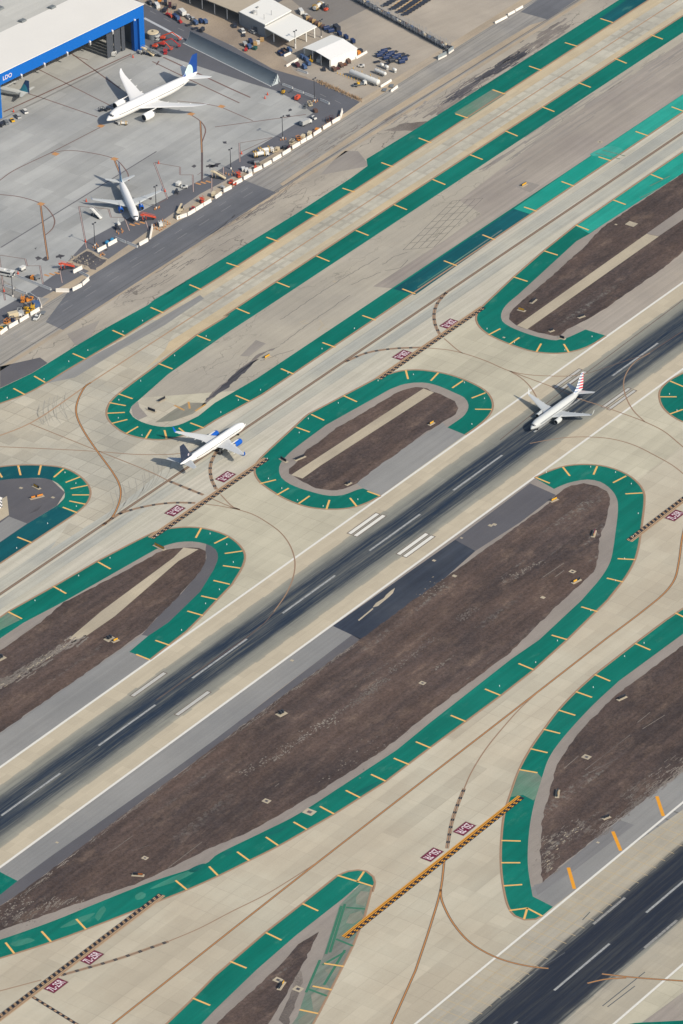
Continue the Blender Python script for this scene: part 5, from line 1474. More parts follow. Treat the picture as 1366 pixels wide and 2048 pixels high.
def mk_tank_truck(t, m):
    mb = MB(); mb.cyl((-3.8, 0, 1.75), (1.9, 0, 1.75), 1.05, n=14); mb.build('tank', WHITE, t, True)
    MB().box(3.05, 0, .55, 1.7, 2.2, 1.7, tx=.82, ty=.95).build('cab', WHITE, t)
    MB().box(3.5, 0, 1.4, .85, 2.0, .6, tx=.7).build('windscreen', GL, t)
    MB().box(-.3, 0, .5, 7.6, 1.3, .3).build('chassis', DK, t)
    for x in (-3.5, -2.4, 1.5):
        mb = MB()
        for s in (-1, 1): mb.bar((x, s*1.15, .8), (x, s*1.15, 3.1), .22)
        mb.bar((x, -1.25, 3.1), (x, 1.25, 3.1), .22); mb.build('yellow_frame', YELLOW, t)
    wheels(t, (-2.9, -1.8, 2.9), 1.0, .48)
def mk_bus(t, m):
    MB().box(0, 0, .45, 12.4, 2.6, 2.35, ty=.97).build('body', m, t)
    for s in (-1, 1): MB().box(-.3, s*1.28, 1.5, 10.8, .08, .85).build('side_window', GL, t)
    MB().box(6.2, 0, 1.3, .08, 2.3, 1.2).build('windscreen', GL, t)
    MB().box(-1.0, 0, 2.805, 5.5, 1.5, .35, taper=.92).build('roof_unit', m, t)
    MB().box(3.9, 0, 2.805, 1.6, 1.4, .28, taper=.9).build('roof_hatch', GREYV, t)
    wheels(t, (-3.6, 3.9), 1.2, .5)
def mk_boom(t, m):
    MB().box(0, 0, .55, 3.0, 2.2, .6).build('chassis', DK, t)
    MB().box(-.3, 0, 1.16, 2.4, 1.8, .8, taper=.9).build('turret', m, t)
    MB().bar((-.8, 0, 2.2), (4.6, .3, 4.6), .5).build('boom', m, t)
    MB().bar((4.6, .3, 4.6), (8.2, .4, 1.9), .38).build('jib', m, t)
    mb = MB(); mb.box(8.7, .4, 1.1, 1.1, 1.9, .12)
    for x, y in ((8.2, -.5), (9.2, -.5), (8.2, 1.3), (9.2, 1.3)): mb.bar((x, y, 1.2), (x, y, 2.2), .1)
    mb.bar((8.2, -.5, 2.2), (8.2, 1.3, 2.2), .1); mb.bar((9.2, -.5, 2.2), (9.2, 1.3, 2.2), .1); mb.build('basket', m, t)
    wheels(t, (-1.0, 1.0), .95, .5, .36)
def mk_scissor(t, m):
    MB().box(0, 0, .4, 2.8, 1.6, .6).build('chassis', m, t)
    for s in (-1, 1):
        mb = MB(); mb.bar((-1.1, s*.5, 1.0), (1.1, s*.5, 2.0), .14); mb.bar((1.1, s*.5, 1.0), (-1.1, s*.5, 2.0), .14); mb.build('scissor_arm', DK, t)
    MB().box(0, 0, 2.02, 2.9, 1.6, .15).build('platform', m, t)
    mb = MB()
    for x in (-1.4, 0, 1.4):
        for s in (-1, 1): mb.bar((x, s*.75, 2.15), (x, s*.75, 3.1), .08)
    for s in (-1, 1): mb.bar((-1.4, s*.75, 3.1), (1.4, s*.75, 3.1), .08)
    mb.build('guard_rail', m, t)
    wheels(t, (-.9, .9), .7, .3)
def mk_genset(t, m):
    MB().box(0, 0, .55, 3.4, 1.7, 1.5, taper=.96).build('housing', m, t)
    MB().box(.9, .2, 2.02, .9, .7, .12).build('exhaust_cover', DK, t)
    for x in (-1.0, .2): MB().box(x, -.86, .9, .8, .06, .8).build('louvre', DK, t)
    MB().bar((1.7, 0, .6), (2.7, 0, .3), .1).build('tow_bar', DK, t)
    wheels(t, (-1.1, 1.1), .75, .34)
def mk_rack(t, m):
    mb = MB()
    for x in (-1.3, 0, 1.3):
        for s in (-1, 1): mb.bar((x, s*.8, .45), (x, s*.8, 1.9), .14)
    for s in (-1, 1): mb.bar((-1.4, s*.8, 1.9), (1.4, s*.8, 1.9), .12)
    mb.bar((-1.3, -.8, 1.9), (-1.3, .8, 1.9), .12); mb.bar((1.3, -.8, 1.9), (1.3, .8, 1.9), .12); mb.build('frame', m, t)
    MB().box(0, 0, .3, 3.0, 1.8, .15).build('base', m, t)
    MB().box(.3, .1, .46, 1.3, 1.0, .7, rot=.3).build('load', DK, t)
def mk_flatbed(t, m):
    MB().box(-1.0, 0, .85, 5.4, 2.3, .2).build('deck', m, t)
    MB().box(2.6, 0, .5, 1.7, 2.1, 1.6, tx=.8, ty=.95).build('cab', WHITE, t)
    MB().box(3.05, 0, 1.3, .8, 1.9, .55, tx=.7).build('windscreen', GL, t)
    MB().box(-.8, .2, 1.06, 1.2, 1.4, .7).build('load', YELLOW, t)
    MB().box(-2.4, 0, 1.06, 1.0, 1.6, .5).build('load', DK, t)
    MB().box(0, 0, .5, 6.6, 1.1, .34).build('chassis', DK, t)
    wheels(t, (-2.3, 2.4), .95, .45)
def mk_crate(t, m):
    MB().box(0, 0, .12, 2.2, 1.7, 1.3).build('box_body', m, t)
    MB().box(0, 0, 1.42, 2.3, 1.8, .12).build('lid', m, t)
    for y in (-.6, 0, .6): MB().box(0, y, 0, 2.2, .2, .12).build('runner', DK, t)
def mk_skip(t, m):
    mb = MB()
    mb.box(0, 0, .1, 4.2, 2.1, .1)
    for s in (-1, 1): mb.box(0, s*1.05, .1, 4.4, .12, 1.3)
    for s in (-1, 1): mb.box(s*2.15, 0, .1, .12, 2.0, 1.3)
    mb.build('bin', m, t)
    MB().box(-.3, .1, .3, 2.6, 1.5, .8, taper=.7).build('scrap_load', BROWN, t)
def mk_stand(t, m):
    mb = MB(); mb.cyl((-1.3, 0, 1.3), (1.3, 0, 1.3), .75, .6, n=12); mb.build('engine_core', m, t)
    mb = MB()
    for x in (-1.1, 1.1): mb.bar((x, -.9, .5), (x, .9, .5), .16)
    for s in (-1, 1): mb.bar((-1.7, s*.9, .5), (1.7, s*.9, .5), .16)
    mb.build('stand_frame', DK, t)
    wheels(t, (-1.3, 1.3), .9, .25)
def mk_light_tower(t, m):
    MB().box(0, 0, .4, 2.2, 1.3, .9).build('housing', m, t)
    MB().bar((.2, 0, 1.3), (.2, 0, 3.4), .16).build('mast', m, t)
    MB().bar((1.1, 0, .5), (2.0, 0, .3), .09).build('tow_bar', DK, t)
    wheels(t, (-.2,), .72, .32)
def mk_tarp(t, m):
    mb = MB(); mb.loft([[(x*(1.5*k+.02), y*(1.1*k+.02), z) for x, y in [(math.cos(.5236*i), math.sin(.5236*i)) for i in range(12)]] for k, z in ((1.0, 0), (1.02, .7), (.85, 1.35), (.45, 1.65), (.05, 1.72))]); mb.build('covered_load', m, t, True)
    MB().bar((1.4, 0, .3), (2.2, 0, .25), .09).build('tow_bar', DK, t)
def mk_forklift(t, m):
    MB().box(-.3, 0, .35, 2.4, 1.4, 1.0, tx=.9).build('body', m, t)
    mb = MB()
    for x, y in ((-.9, -.6), (-.9, .6), (.7, -.6), (.7, .6)): mb.bar((x, y, 1.3), (x, y, 2.3), .08)
    mb.box(-.1, 0, 2.3, 1.9, 1.3, .08); mb.build('roll_cage', DK, t)
    mb = MB()
    for s in (-1, 1): mb.bar((1.1, s*.4, .2), (1.1, s*.4, 3.0), .14)
    mb.bar((1.1, -.4, 2.9), (1.1, .4, 2.9), .12); mb.build('mast', DK, t)
    for s in (-1, 1): MB().bar((1.15, s*.35, .25), (2.2, s*.35, .25), .12).build('fork', DK, t)
    wheels(t, (-1.0, .7), .62, .33)
MK = dict(suv=(mk_suv, 'suv', 'car'), van=(mk_van, 'van', 'van'), pickup=(mk_pickup, 'pickup_truck', 'pickup truck'), box=(mk_box_truck, 'box_truck', 'truck'), cart=(mk_cart, 'baggage_cart', 'cart'),
          dolly=(mk_dolly, 'cargo_dolly', 'dolly'), container=(mk_container, 'cargo_container', 'container'), tug=(mk_tug, 'tow_tractor', 'tractor'), stairs=(mk_stairs, 'boarding_stairs', 'boarding stairs'),
          belt=(mk_belt, 'belt_loader', 'belt loader'), tank=(mk_tank_truck, 'tank_truck', 'tank truck'), bus=(mk_bus, 'bus', 'bus'), boom=(mk_boom, 'boom_lift', 'boom lift'), scissor=(mk_scissor, 'scissor_lift', 'scissor lift'),
          genset=(mk_genset, 'generator_trailer', 'generator'), rack=(mk_rack, 'equipment_rack', 'rack'), flatbed=(mk_flatbed, 'flatbed_truck', 'truck'), crate=(mk_crate, 'cargo_crate', 'crate'), skip=(mk_skip, 'scrap_bin', 'bin'),
          stand=(mk_stand, 'engine_stand', 'engine stand'), tower=(mk_light_tower, 'light_tower', 'light tower'), tarp=(mk_tarp, 'covered_trailer', 'covered trailer'), forklift=(mk_forklift, 'forklift', 'forklift'))
PROTO = {}
def put(kind, m, px, deg, label, group=None, py=None, s=1.0):
    """deg: heading of its front on the picture's ground, world degrees"""
    fn, nm, cat = MK[kind]
    v = P(*px)
    key = (kind, m.name)
    if key not in PROTO:
        t = thing(nm, label, cat, (v.x, v.y, .031), R(deg), group)
        fn(t, m)
        PROTO[key] = t
    else:
        t = dup(PROTO[key], (v.x, v.y, .031), R(deg), label, group)
        if group is None and 'group' in t: del t['group']
    if s != 1.0: t.scale = (s, s, s)
    return t

G1 = 'vehicles and equipment by the hangar'
put('suv', WHITE, (50, 225), 60, 'white car, right-most of the two parked beside the hangar post')
put('suv', GREYV, (36, 235), 60, 'pale car between the hangar post and the white car')
put('suv', MIDG, (12, 247), 60, 'grey car at the left frame edge below the blue hangar post')
put('tug', YELLOW, (25, 243), 60, 'yellow and dark tow tractor behind the grey car by the hangar post')
put('cart', DARKV, (3, 253), 20, 'dark cart at the left frame edge below the grey car')
put('tug', DARKV, (214, 221), 175, 'dark tow tractor at the nose of the large airliner')
put('tank', GREYV, (246, 250), 120, 'small white service truck with tank beside the large airliner nose')
PROTO[('tank', GREYV.name)].scale = (.55, .6, .6)
put('rack', DARKV, (203, 222), 160, 'dark equipment rack in the shade of the large airliner nose')
put('genset', WHITE, (228, 111), 20, 'white generator trailer standing alone inside the hangar opening')
# beside the hangar corner
put('boom', ORANGE, (327, 80), -70, 'orange boom lift furthest back in the cluster beside the hangar corner')
put('boom', RED, (326, 92), -75, 'red boom lift in the middle of the cluster beside the hangar corner')
put('boom', ORANGE, (311, 97), -80, 'orange boom lift nearest the hangar post with lowered arm')
put('scissor', RED, (331, 108), 30, 'red scissor lift nearest the parked stairs beside the hangar')
put('scissor', WHITE, (316, 80), 20, 'white scissor lift among the orange lifts beside the hangar')
put('forklift', WHITE, (313, 94), -60, 'white forklift between the red lifts beside the hangar')
put('stairs', CREAM, (296, 110), -88, 'beige boarding stairs beside the blue hangar post')
put('stairs', MIDG, (311, 112), -70, 'longer grey boarding stairs next to the beige stairs by the hangar')
put('stand', GREYV, (283, 107), 10, 'grey engine stand at the foot of the blue hangar corner')
t = thing('water_tank', 'round grey water tank with pale lid beside the hangar corner', 'tank', tuple(P(306, 76)), 0)
MB().cyl((0, 0, .05), (0, 0, 3.2), 3.0, n=24).build('tank_wall', MIDG, t); MB().cyl((0, 0, 3.21), (0, 0, 3.5), 3.05, 2.6, n=24).build('lid', CREAM, t); MB().box(.2, .3, 3.51, .8, .8, .3).build('hatch', DARKV, t)
# yard between road and long shed
put('van', WHITE, (314, 14), 55, 'white van parked alone behind the hangar roof corner')
put('forklift', AMBER, (320, 3), 20, 'amber forklift at the top edge behind the white van')
put('suv', DARKV, (300, 8), 60, 'dark car at the top edge left of the white van')
put('cart', DARKV, (331, 9), 40, 'dark cart right of the white van at the top')
put('suv', DARKV, (330, 22), 20, 'dark low car on the yard verge below the white van')
put('scissor', MAROON, (340, 14), 40, 'maroon scissor lift in the clutter right of the white van')
put('rack', DARKV, (349, 17), 30, 'dark rack in the clutter behind the white box truck')
put('tower', RED, (336, 31), 90, 'small red light tower at the edge of the yard road')
put('box', WHITE, (364, 29), 62, 'white box truck in the row of white trucks above the yard road')
put('pickup', WHITE, (377, 36), 62, 'white pickup beside the white box truck in the yard')
put('pickup', GREYV, (387, 42), 62, 'pale pickup right-most in the row of white trucks')
put('cart', DBLUE, (350, 36), 62, 'dark blue cart left of the white box truck')
put('cart', SBLUE, (355, 40), 62, 'steel blue cart in front of the white box truck')
put('cart', SBLUE, (392, 49), 62, 'steel blue cart right of the pale pickup')
put('cart', SBLUE, (411, 47), 62, 'steel blue cart right-most before the long shed')
put('cart', DBLUE, (402, 46), 62, 'dark blue cart between two steel blue carts')
put('dolly', DARKV, (378, 51), -30, 'dark dolly nearest the road below the pale pickup')
put('dolly', DARKV, (390, 58), -30, 'dark dolly second in the line beside the blast fence')
put('container', DARKV, (404, 63), 10, 'dark container at the end of the line beside the blast fence')
put('tower', ORANGE, (343, 35), 60, 'orange light tower left of the dark blue cart')
put('tower', RED, (361, 46), 60, 'red and white light tower at the roadside before the trucks')
put('suv', DARKV, (470, 53), 40, 'dark car in the shade beside the office building')
put('suv', WHITE, (485, 64), 55, 'white car parked beside the office building')
put('suv', GREYV, (505, 66), 75, 'pale car half shaded beside the office building')
put('dolly', DARKV, (487, 72), 40, 'dark flat dolly in front of the white car')
put('cart', GREYV, (490, 92), 55, 'grey box cart in the group before the office building')
put('cart', DBLUE, (501, 86), 55, 'dark blue cart in the group before the office building')
put('cart', SBLUE, (499, 97), 55, 'steel blue cart in the group before the office building')
put('crate', WOOD, (511, 90), 30, 'timber crate nearest the grey cart before the office building')
put('crate', WOOD, (524, 82), 30, 'timber crate standing alone under the canopy edge')
put('crate', WHITE, (516, 88), 30, 'white crate between the two timber crates')
put('crate', GREEN, (510, 99), 10, 'dark green crate at the end of the cart group')
put('tower', RED, (492, 102), 30, 'red light tower at the foot of the cart group')
put('skip', DBLUE, (562, 109), 60, 'dark blue bin left-most before the canopy')
put('skip', DARKV, (569, 104), 60, 'dark bin with scrap beside the blue bin')
put('container', SBLUE, (579, 103), 62, 'steel blue container right of the scrap bins')
put('cart', MAROON, (595, 134), 60, 'maroon cart beside the white barrier by the gabled shed')
put('dolly', DARKV, (586, 129), 62, 'dark dolly behind the white barrier by the gabled shed')
for i, c in enumerate(((609, 137), (617, 130), (613, 122), (605, 117))):
    put('container', SBLUE, c, 60, ['steel blue container nearest the road by the gabled shed front', 'steel blue container second in the pile at the shed front', 'steel blue container third in the pile at the shed front', 'steel blue container furthest back at the shed front'][i], 'blue containers at the shed front')
put('tower', YELLOW, (622, 124), 90, 'yellow light tower at the open front of the gabled shed')
put('tug', DARKV, (648, 141), 40, 'dark tow tractor at the corner of the gabled shed')
put('van', GREYV, (640, 122), 20, 'pale van inside the open front of the gabled shed')
for i in range(5):
    put('dolly' if i % 2 else 'cart', MAROON if i % 2 else BROWN, (668+i*7.2, 142-i*4.0), 62, ['brown cart nearest the road along the white shed wall', 'maroon dolly second along the white shed wall', 'brown cart in the middle along the white shed wall', 'maroon dolly fourth along the white shed wall', 'brown cart furthest along the white shed wall'][i], 'carts along the shed wall')
put('van', WHITE, (602, 26), 52, 'white van parked on the grey lot behind the canopy')
put('pickup', WHITE, (613, 35), 52, 'white pickup parked beside the white van behind the canopy')
put('tank', WHITE, (637, 17), 5, 'white tank truck at the top edge behind the office')
put('forklift', ORANGE, (653, 21), 0, 'orange forklift beside the white tank truck at the top')
put('cart', DARKV, (645, 16), 0, 'dark cart coupled behind the white tank truck')
for i in range(6):
    put('crate', BROWN if i % 2 else WOOD, (616+i*6, 39+i*3.4), 30, 'timber or brown crate in the row along the canopy back edge', 'crates along the canopy')
put('container', DBLUE, (653, 60), -30, 'dark blue container at the end of the crate row')
put('container', DBLUE, (662, 65), -30, 'second dark blue container behind the light pole by the shed')
put('box', DARKV, (672, 60), 62, 'dark truck body behind the blue containers')
put('cart', DBLUE, (679, 71), 62, 'small blue cart left-most of three behind the gabled shed')
put('cart', DBLUE, (692, 78), 62, 'small blue cart in the middle of three behind the gabled shed')
put('cart', DBLUE, (706, 86), 62, 'small blue cart right-most of three behind the gabled shed')
put('crate', AMBER, (717, 108), 62, 'amber crate behind the wall at the shed corner')
put('crate', DARKV, (721, 104), 62, 'dark crate behind the wall at the shed corner')
pos = ((758.6, 114), (763, 109.5), (768.5, 105.5), (772, 119.3), (777, 114.3), (782.4, 110.3), (784, 124.6), (790, 119.4), (795.8, 115.5), (803.4, 126.8), (808.6, 121.5))
for c in pos: put('container', DBLUE if c[0] != 784 else DARKV, c, -30, 'dark blue cargo container in the block on the open yard', 'blue containers on the yard')
for i, c in enumerate(((775.7, 99), (789, 105), (803.4, 109.6), (812, 113))):
    put('dolly', DARKV, c, -30, 'empty dark dolly behind the block of blue containers', 'empty dollies behind the containers')
put('dolly', DARKV, (754, 125), -30, 'empty dark dolly left of the block of blue containers')
put('dolly', DARKV, (772, 129.5), -30, 'empty dark dolly before the block of blue containers')
put('flatbed', MIDG, (720, 171), -30, 'flatbed truck with yellow load beside the long white tank')
put('tug', WHITE, (723, 134), -60, 'white tow tractor behind the long white tank')
put('dolly', MIDG, (769, 181), 25, 'grey flat dolly left-most behind the last white barrier')
put('dolly', MIDG, (783, 173), 25, 'grey flat dolly right-most behind the last white barrier')
def mk_tank(label, a, b, r, n, ends=True, z=None):
    a, b = P(*a), P(*b); z = z or r+.7
    d_ = (b-a); L_ = d_.length
    t = thing('storage_tank', label, 'tank', ((a.x+b.x)/2, (a.y+b.y)/2, 0), math.atan2(d_.y, d_.x))
    m = MB(); m.loft([[(x, k*r*math.sin(.39270*i), z+k*r*math.cos(.39270*i)) for i in range(16)] for x, k in ((-L_/2-.4, .1), (-L_/2-.3, .6), (-L_/2, .95), (-L_/2+.2, 1), (L_/2-.2, 1), (L_/2, .95), (L_/2+.3, .6), (L_/2+.4, .1))])
    m.build('shell', WHITE, t, True)
    for k in range(n):
        x = -L_/2+L_*(k+.5)/n
        MB().box(x, 0, .05, .5, r*1.5, z-r*.75).build('saddle', GREYV, t)
        if n > 2: MB().cyl((x+.5, r*.2, z+r-.02), (x+.5, r*.2, z+r+.5), .2, n=8).build('valve', GREYV, t)
    return t
mk_tank('long white horizontal storage tank nearest the service road', (702, 152), (757, 173), 1.5, 5)
mk_tank('shorter white horizontal tank behind the long white tank', (751, 146), (771, 154), .95, 3)
mk_tank('small white tank left-most of three beside the blue containers', (762, 134), (766, 136), .85, 2)
mk_tank('small white tank in the middle of three beside the blue containers', (771, 138), (775.5, 140), .85, 2)
mk_tank('small white tank right-most of three beside the blue containers', (787, 144), (791.5, 146), .85, 2)
for i in range(16):
    u = i/15.0
    px = (675+84*u, 148+32*u) if i < 11 else (690+(i-11)*17, 131+(i-11)*7)
    v = P(*px)
    t = thing('bollard', 'short yellow bollard standing round the white storage tanks', 'bollard', (v.x, v.y, 0), 0, 'bollards round the tanks')
    MB().cyl((0, 0, 0), (0, 0, 1.1), .13, n=8).build('post', YELLOW, t)
# dollies parked in four rows at the top edge
rows = [((808, 30), (852, 2)), ((797, 25), (838, -2)), ((783, 19), (826, -8)), ((768, 12), (812, -15))]
for r_, (a, b) in enumerate(rows):
    for k in range(8):
        u = k/7.0
        put('dolly', DARKV, (a[0]+(b[0]-a[0])*u+2, a[1]+(b[1]-a[1])*u), -32, 'empty dark dolly in the parked rows at the top edge', 'dollies parked in rows', s=1.15)
for r_ in range(3):
    a = [(806, 26), (794, 21), (780, 16)][r_]; b = [(846, -1), (830, -4), (812, -8)][r_]
    mb = MB(); ribbon(mb, [P(*a), P(*b)], .45, Z5); struct('bay_marking', mb, P_yel)
# storage racks with tall uprights
ra, rb = Vector((253.5, 326.0)), Vector((231.5, 252.8))
dd = (rb-ra); RL = dd.length; rdir = math.atan2(dd.y, dd.x)
rr_ = random.Random(3)
GALV = pm('galvanised_upright', 168, 172, 176)
for k in range(9):
    c = ra+dd*((k+.5)/9)
    t = thing('storage_rack', ['grey storage rack section furthest back at the top edge', 'second storage rack section from the top edge', 'third storage rack section from the top edge', 'fourth storage rack section from the top edge', 'storage rack section in the middle of the row', 'fourth storage rack section from the service road', 'third storage rack section from the service road', 'second storage rack section from the service road', 'storage rack section nearest the service road'][k], 'rack', (c.x, c.y, 0), rdir, 'storage racks in a row')
    w_ = RL/9-.15
    for s in (-1, 1):
        for q in range(8):
            x = -w_/2+.2+q*(w_-.4)/7
            MB().bar((x, s*1.5, 0), (x, s*1.5, 3.4+rr_.uniform(0, 1.6)), .13).build('upright', GALV, t)
    for z in (.5, 1.6): MB().box(0, 0, z, w_, 2.9, .1).build('shelf', DARKV, t)
    for q in range(6):
        MB().box(rr_.uniform(-w_/2+.8, w_/2-.8), rr_.uniform(-.8, .8), .61 if q % 2 else 1.71, rr_.uniform(.8, 1.6), rr_.uniform(.7, 1.3), rr_.uniform(.4, .95), rot=rr_.uniform(-.3, .3)).build('stored_goods', [GREYV, DARKV, BROWN, MIDG, CREAM, SBLUE][(q+k) % 6], t)
for (a, b), lab in ((((876, 120), (893, 112)), 'grey metal screen on white base at the end of the racks, left of two'), (((897, 108), (907, 101)), 'grey metal screen on white base at the end of the racks, right of two')):
    a, b = P(*a), P(*b); c = (a+b)/2; d_ = b-a
    t = thing('metal_screen', lab, 'screen', (c.x, c.y, 0), math.atan2(d_.y, d_.x))
    MB().box(0, 0, 0, d_.length, .5, .8).build('base', B['conc'], t)
    MB().box(0, .1, .81, d_.length, .25, 1.7).build('sheet', pm('dull_sheet', 150, 158, 160), t)
    MB().box(d_.length/2-.1, 1.4, 0, .25, 2.2, 2.4).build('side_sheet', MIDG, t)
# ramp edge equipment
put('forklift', YELLOW, (566, 187), 200, 'yellow forklift beside the end of the blast fence')
put('genset', ORANGE, (595, 199), 190, 'orange generator trailer on the ramp verge near the blast fence')
put('rack', CREAM, (620, 211), 60, 'cream equipment rack beside the light pole on the verge')
put('rack', MIDG, (610, 216), 20, 'grey equipment rack left of the cream rack on the verge')
put('crate', BROWN, (631, 224), 60, 'brown crate on the dark verge near the road corner')
put('box', GREYV, (612, 249), -10, 'grey box trailer parked on the dark verge near the ramp corner')
put('tug', WHITE, (628, 238), 70, 'white tow tractor beside the grey box trailer')
put('cart', CREAM, (606, 278), 20, 'cream roofed cart left of two behind the barrier row')
put('cart', CREAM, (619, 272), 20, 'cream roofed cart right of two behind the barrier row')
put('crate', AMBER, (634, 263), 20, 'amber crate behind the barrier right of the cream carts')
put('crate', BROWN, (627, 268), 20, 'brown crate squeezed between the cream cart and amber crate')
put('rack', AMBER, (597, 280), 60, 'amber rack left of the cream carts behind the barrier')
put('rack', CREAM, (584, 287), 10, 'cream low rack behind the barrier by the light pole')
put('rack', BROWN, (656, 243), 40, 'brown equipment rack behind the barrier near the road corner')
put('rack', MAROON, (663, 240), 40, 'maroon equipment rack behind the barrier near the road corner')
put('stand', DARKV, (570, 298), -20, 'dark engine stand left of the cream low rack')
put('stand', MAROON, (578, 299), 30, 'maroon engine stand close behind the barrier')
put('tank', WHITE, (522, 313), -32, 'white tank truck with yellow frames, left of two')
put('tank', YELLOW, (532, 306), -32, 'white tank truck with yellow frames, right of two')
put('rack', CREAM, (549, 304), -20, 'cream rack beside the right tank truck')
put('crate', CREAM, (555, 301), 20, 'cream crate right of the tank trucks')
put('dolly', DARKV, (503, 325), -32, 'dark dolly in front of the tank trucks')
put('stand', MIDG, (513, 329), -32, 'grey engine stand below the tank trucks')
put('crate', WHITE, (487, 341), 50, 'white crate left-most of three behind the barrier')
put('crate', WHITE, (493, 343), 50, 'white crate in the middle of three behind the barrier')
put('crate', WHITE, (500, 346), 50, 'white crate right-most of three behind the barrier')
put('tower', ORANGE, (511, 338), 40, 'orange light tower right of the white crates')
put('scissor', ORANGE, (477, 354), 60, 'orange scissor lift behind the barrier row')
put('tug', ORANGE, (462, 366), 25, 'orange tow tractor left of two behind the barrier')
put('tug', ORANGE, (470, 369), 25, 'orange tow tractor right of two behind the barrier')
put('stairs', CREAM, (437, 357), -75, 'beige boarding stairs on the ramp edge by the marked stand')
put('tower', GREYV, (445, 377), 90, 'grey light tower in front of the beige stairs')
put('cart', CREAM, (427, 393), 30, 'cream roofed cart standing alone behind the barrier')
put('scissor', ORANGE, (404, 405), 60, 'orange scissor lift behind the long barrier')
put('tug', RED, (386, 420), 30, 'red tow tractor behind the long barrier')
put('cart', WHITE, (357, 372), 10, 'white cart parked on the ramp right of the smaller airliner')
put('tug', WHITE, (369, 376), -60, 'white tow tractor beside the white cart on the ramp')
put('stand', DARKV, (353, 386), 30, 'dark engine stand below the white cart on the ramp')
put('belt', CREAM, (361, 422), 20, 'cream belt loader behind the end of the long barrier')
put('pickup', CREAM, (357, 433), 30, 'cream pickup tight behind the barrier end')
put('stairs', ORANGE, (297, 440), -35, 'orange boarding stairs at the nose of the smaller airliner')
put('genset', WHITE, (321, 452), 50, 'white generator ringed by cones near the barrier corner')
put('stand', DARKV, (234, 458), 60, 'dark engine stand left of the smaller airliner nose')
put('tower', WHITE, (237, 450), 60, 'white light tower behind the dark engine stand')
put('tarp', TARP, (214, 488), 30, 'blue tarpaulin covered load, left of two behind the barrier')
put('tarp', TARP, (224, 483), 30, 'blue tarpaulin covered load, right of two behind the barrier')
put('stairs', WHITE, (192, 434), -100, 'white boarding stairs on the ramp left of the smaller airliner')
# left edge
put('bus', WHITE, (4, 549), -79+0, 'white bus driving onto the ramp at the left edge')
put('cart', WHITE, (45, 541), -5, 'white cart parked on the ramp right of the bus')
put('tug', DARKV, (57, 557), -40, 'dark tow tractor by the kerb right of the bus')
put('cart', MIDG, (74, 559), -10, 'grey cart by the kerb right of the dark tractor')
put('crate', AMBER, (66, 558), 10, 'amber crate between the dark tractor and grey cart')
put('stairs', ORANGE, (134, 538), -35, 'orange boarding stairs beside the excavated pit')
put('scissor', AMBER, (46, 604), 30, 'amber scissor lift left-most in the left yard')
put('forklift', AMBER, (54, 602), 60, 'amber forklift in the middle of the left yard')
put('tug', AMBER, (62, 600), 20, 'amber tow tractor nearest the barrier in the left yard')
put('crate', SBLUE, (72, 613), 60, 'large pale blue crate inside the left yard corner')
bpy.context.view_layer.update()
for o in COL.objects:
    if o.get('label') == 'large pale blue crate inside the left yard corner': o.scale = (1.7, 1.6, 1.5)
put('scissor', YELLOW, (66, 621), 30, 'yellow scissor lift behind the barrier in the left yard')
put('tug', YELLOW, (56, 626), 30, 'yellow tow tractor behind the barrier in the left yard')
put('forklift', YELLOW, (52, 619), 90, 'yellow forklift left of the yellow tractor in the left yard')
put('cart', GREYV, (43, 631), 60, 'grey cart beside the yellow tractor in the left yard')
put('rack', GREYV, (39, 625), 30, 'grey rack behind the grey cart in the left yard')
put('box', CREAM, (30, 635), -30, 'cream box truck parked in the left yard')
put('rack', DBLUE, (21, 637), 30, 'dark blue rack left of the cream box truck')
put('rack', DBLUE, (26, 642), 60, 'dark blue rack in front of the cream box truck')
put('rack', AMBER, (14, 646), 0, 'amber rack near the left frame edge')
put('dolly', GREEN, (8, 655), -30, 'dark green dolly at the left frame edge')
put('tug', YELLOW, (2, 661), 30, 'yellow tow tractor cut by the left frame edge')
put('pickup', WHITE, (74, 637), 200, 'white pickup driving on the service road past the left yard')
put('dolly', MIDG, (86, 627), 200, 'grey trailer towed behind the white pickup')

# barriers
def barrier(a, b, m, label, group, h=1.7, w_=.75):
    a, b = P(*a), P(*b); c = (a+b)/2; d_ = b-a
    t = thing('barrier', label, 'barrier', (c.x, c.y, .03), math.atan2(d_.y, d_.x), group)
    mb = MB(); mb.loft([[(x, y, z) for y, z in ((-w_*.62, 0), (w_*.62, 0), (w_*.55, .3), (w_*.30, .6), (w_*.22, h), (-w_*.22, h), (-w_*.30, .6), (-w_*.55, .3))] for x in (-d_.length/2, d_.length/2)])
    mb.build('barrier_body', m, t)
    MB().box(0, 0, h+.002, d_.length*.98, w_*.25, .06).build('cap', m, t)
gb = 'white barriers along the service road'
lb_ = 'white barrier segment in the long row along the service road'
s5, o5 = 7.59, (530, 170)
for off, k, s in (((530, 170), 7.59, '412,972,530,905 540,893,622,846 630,841,712,795 735,775,850,700 878,678,995,605 1018,588,1135,520'),
                  ((420, 210), 7.59, '660,1024,785,965 810,948,930,880 950,860,1078,785 1098,768,1220,695'),
                  ((430, 300), 2.97, '0,290,38,265 50,252,97,228 108,212,160,185 170,178,220,150'),
                  ((280, 290), 6.83, '500,1018,640,972 650,968,755,906 760,902,862,838 868,834,970,774'),
                  ((180, 420), 6.83, '672,490,790,425'), ((0, 490), 6.83, '1125,555,1212,480 990,630,1115,565'),
                  ((0, 560), 11.38, '690,810,895,690 445,965,650,840 200,1105,405,985 0,1250,160,1130')):
    for t in s.split():
        a, b, c, d = map(float, t.split(','))
        barrier((off[0]+a/k, off[1]+b/k), (off[0]+c/k, off[1]+d/k), B['conc'], lb_, gb)
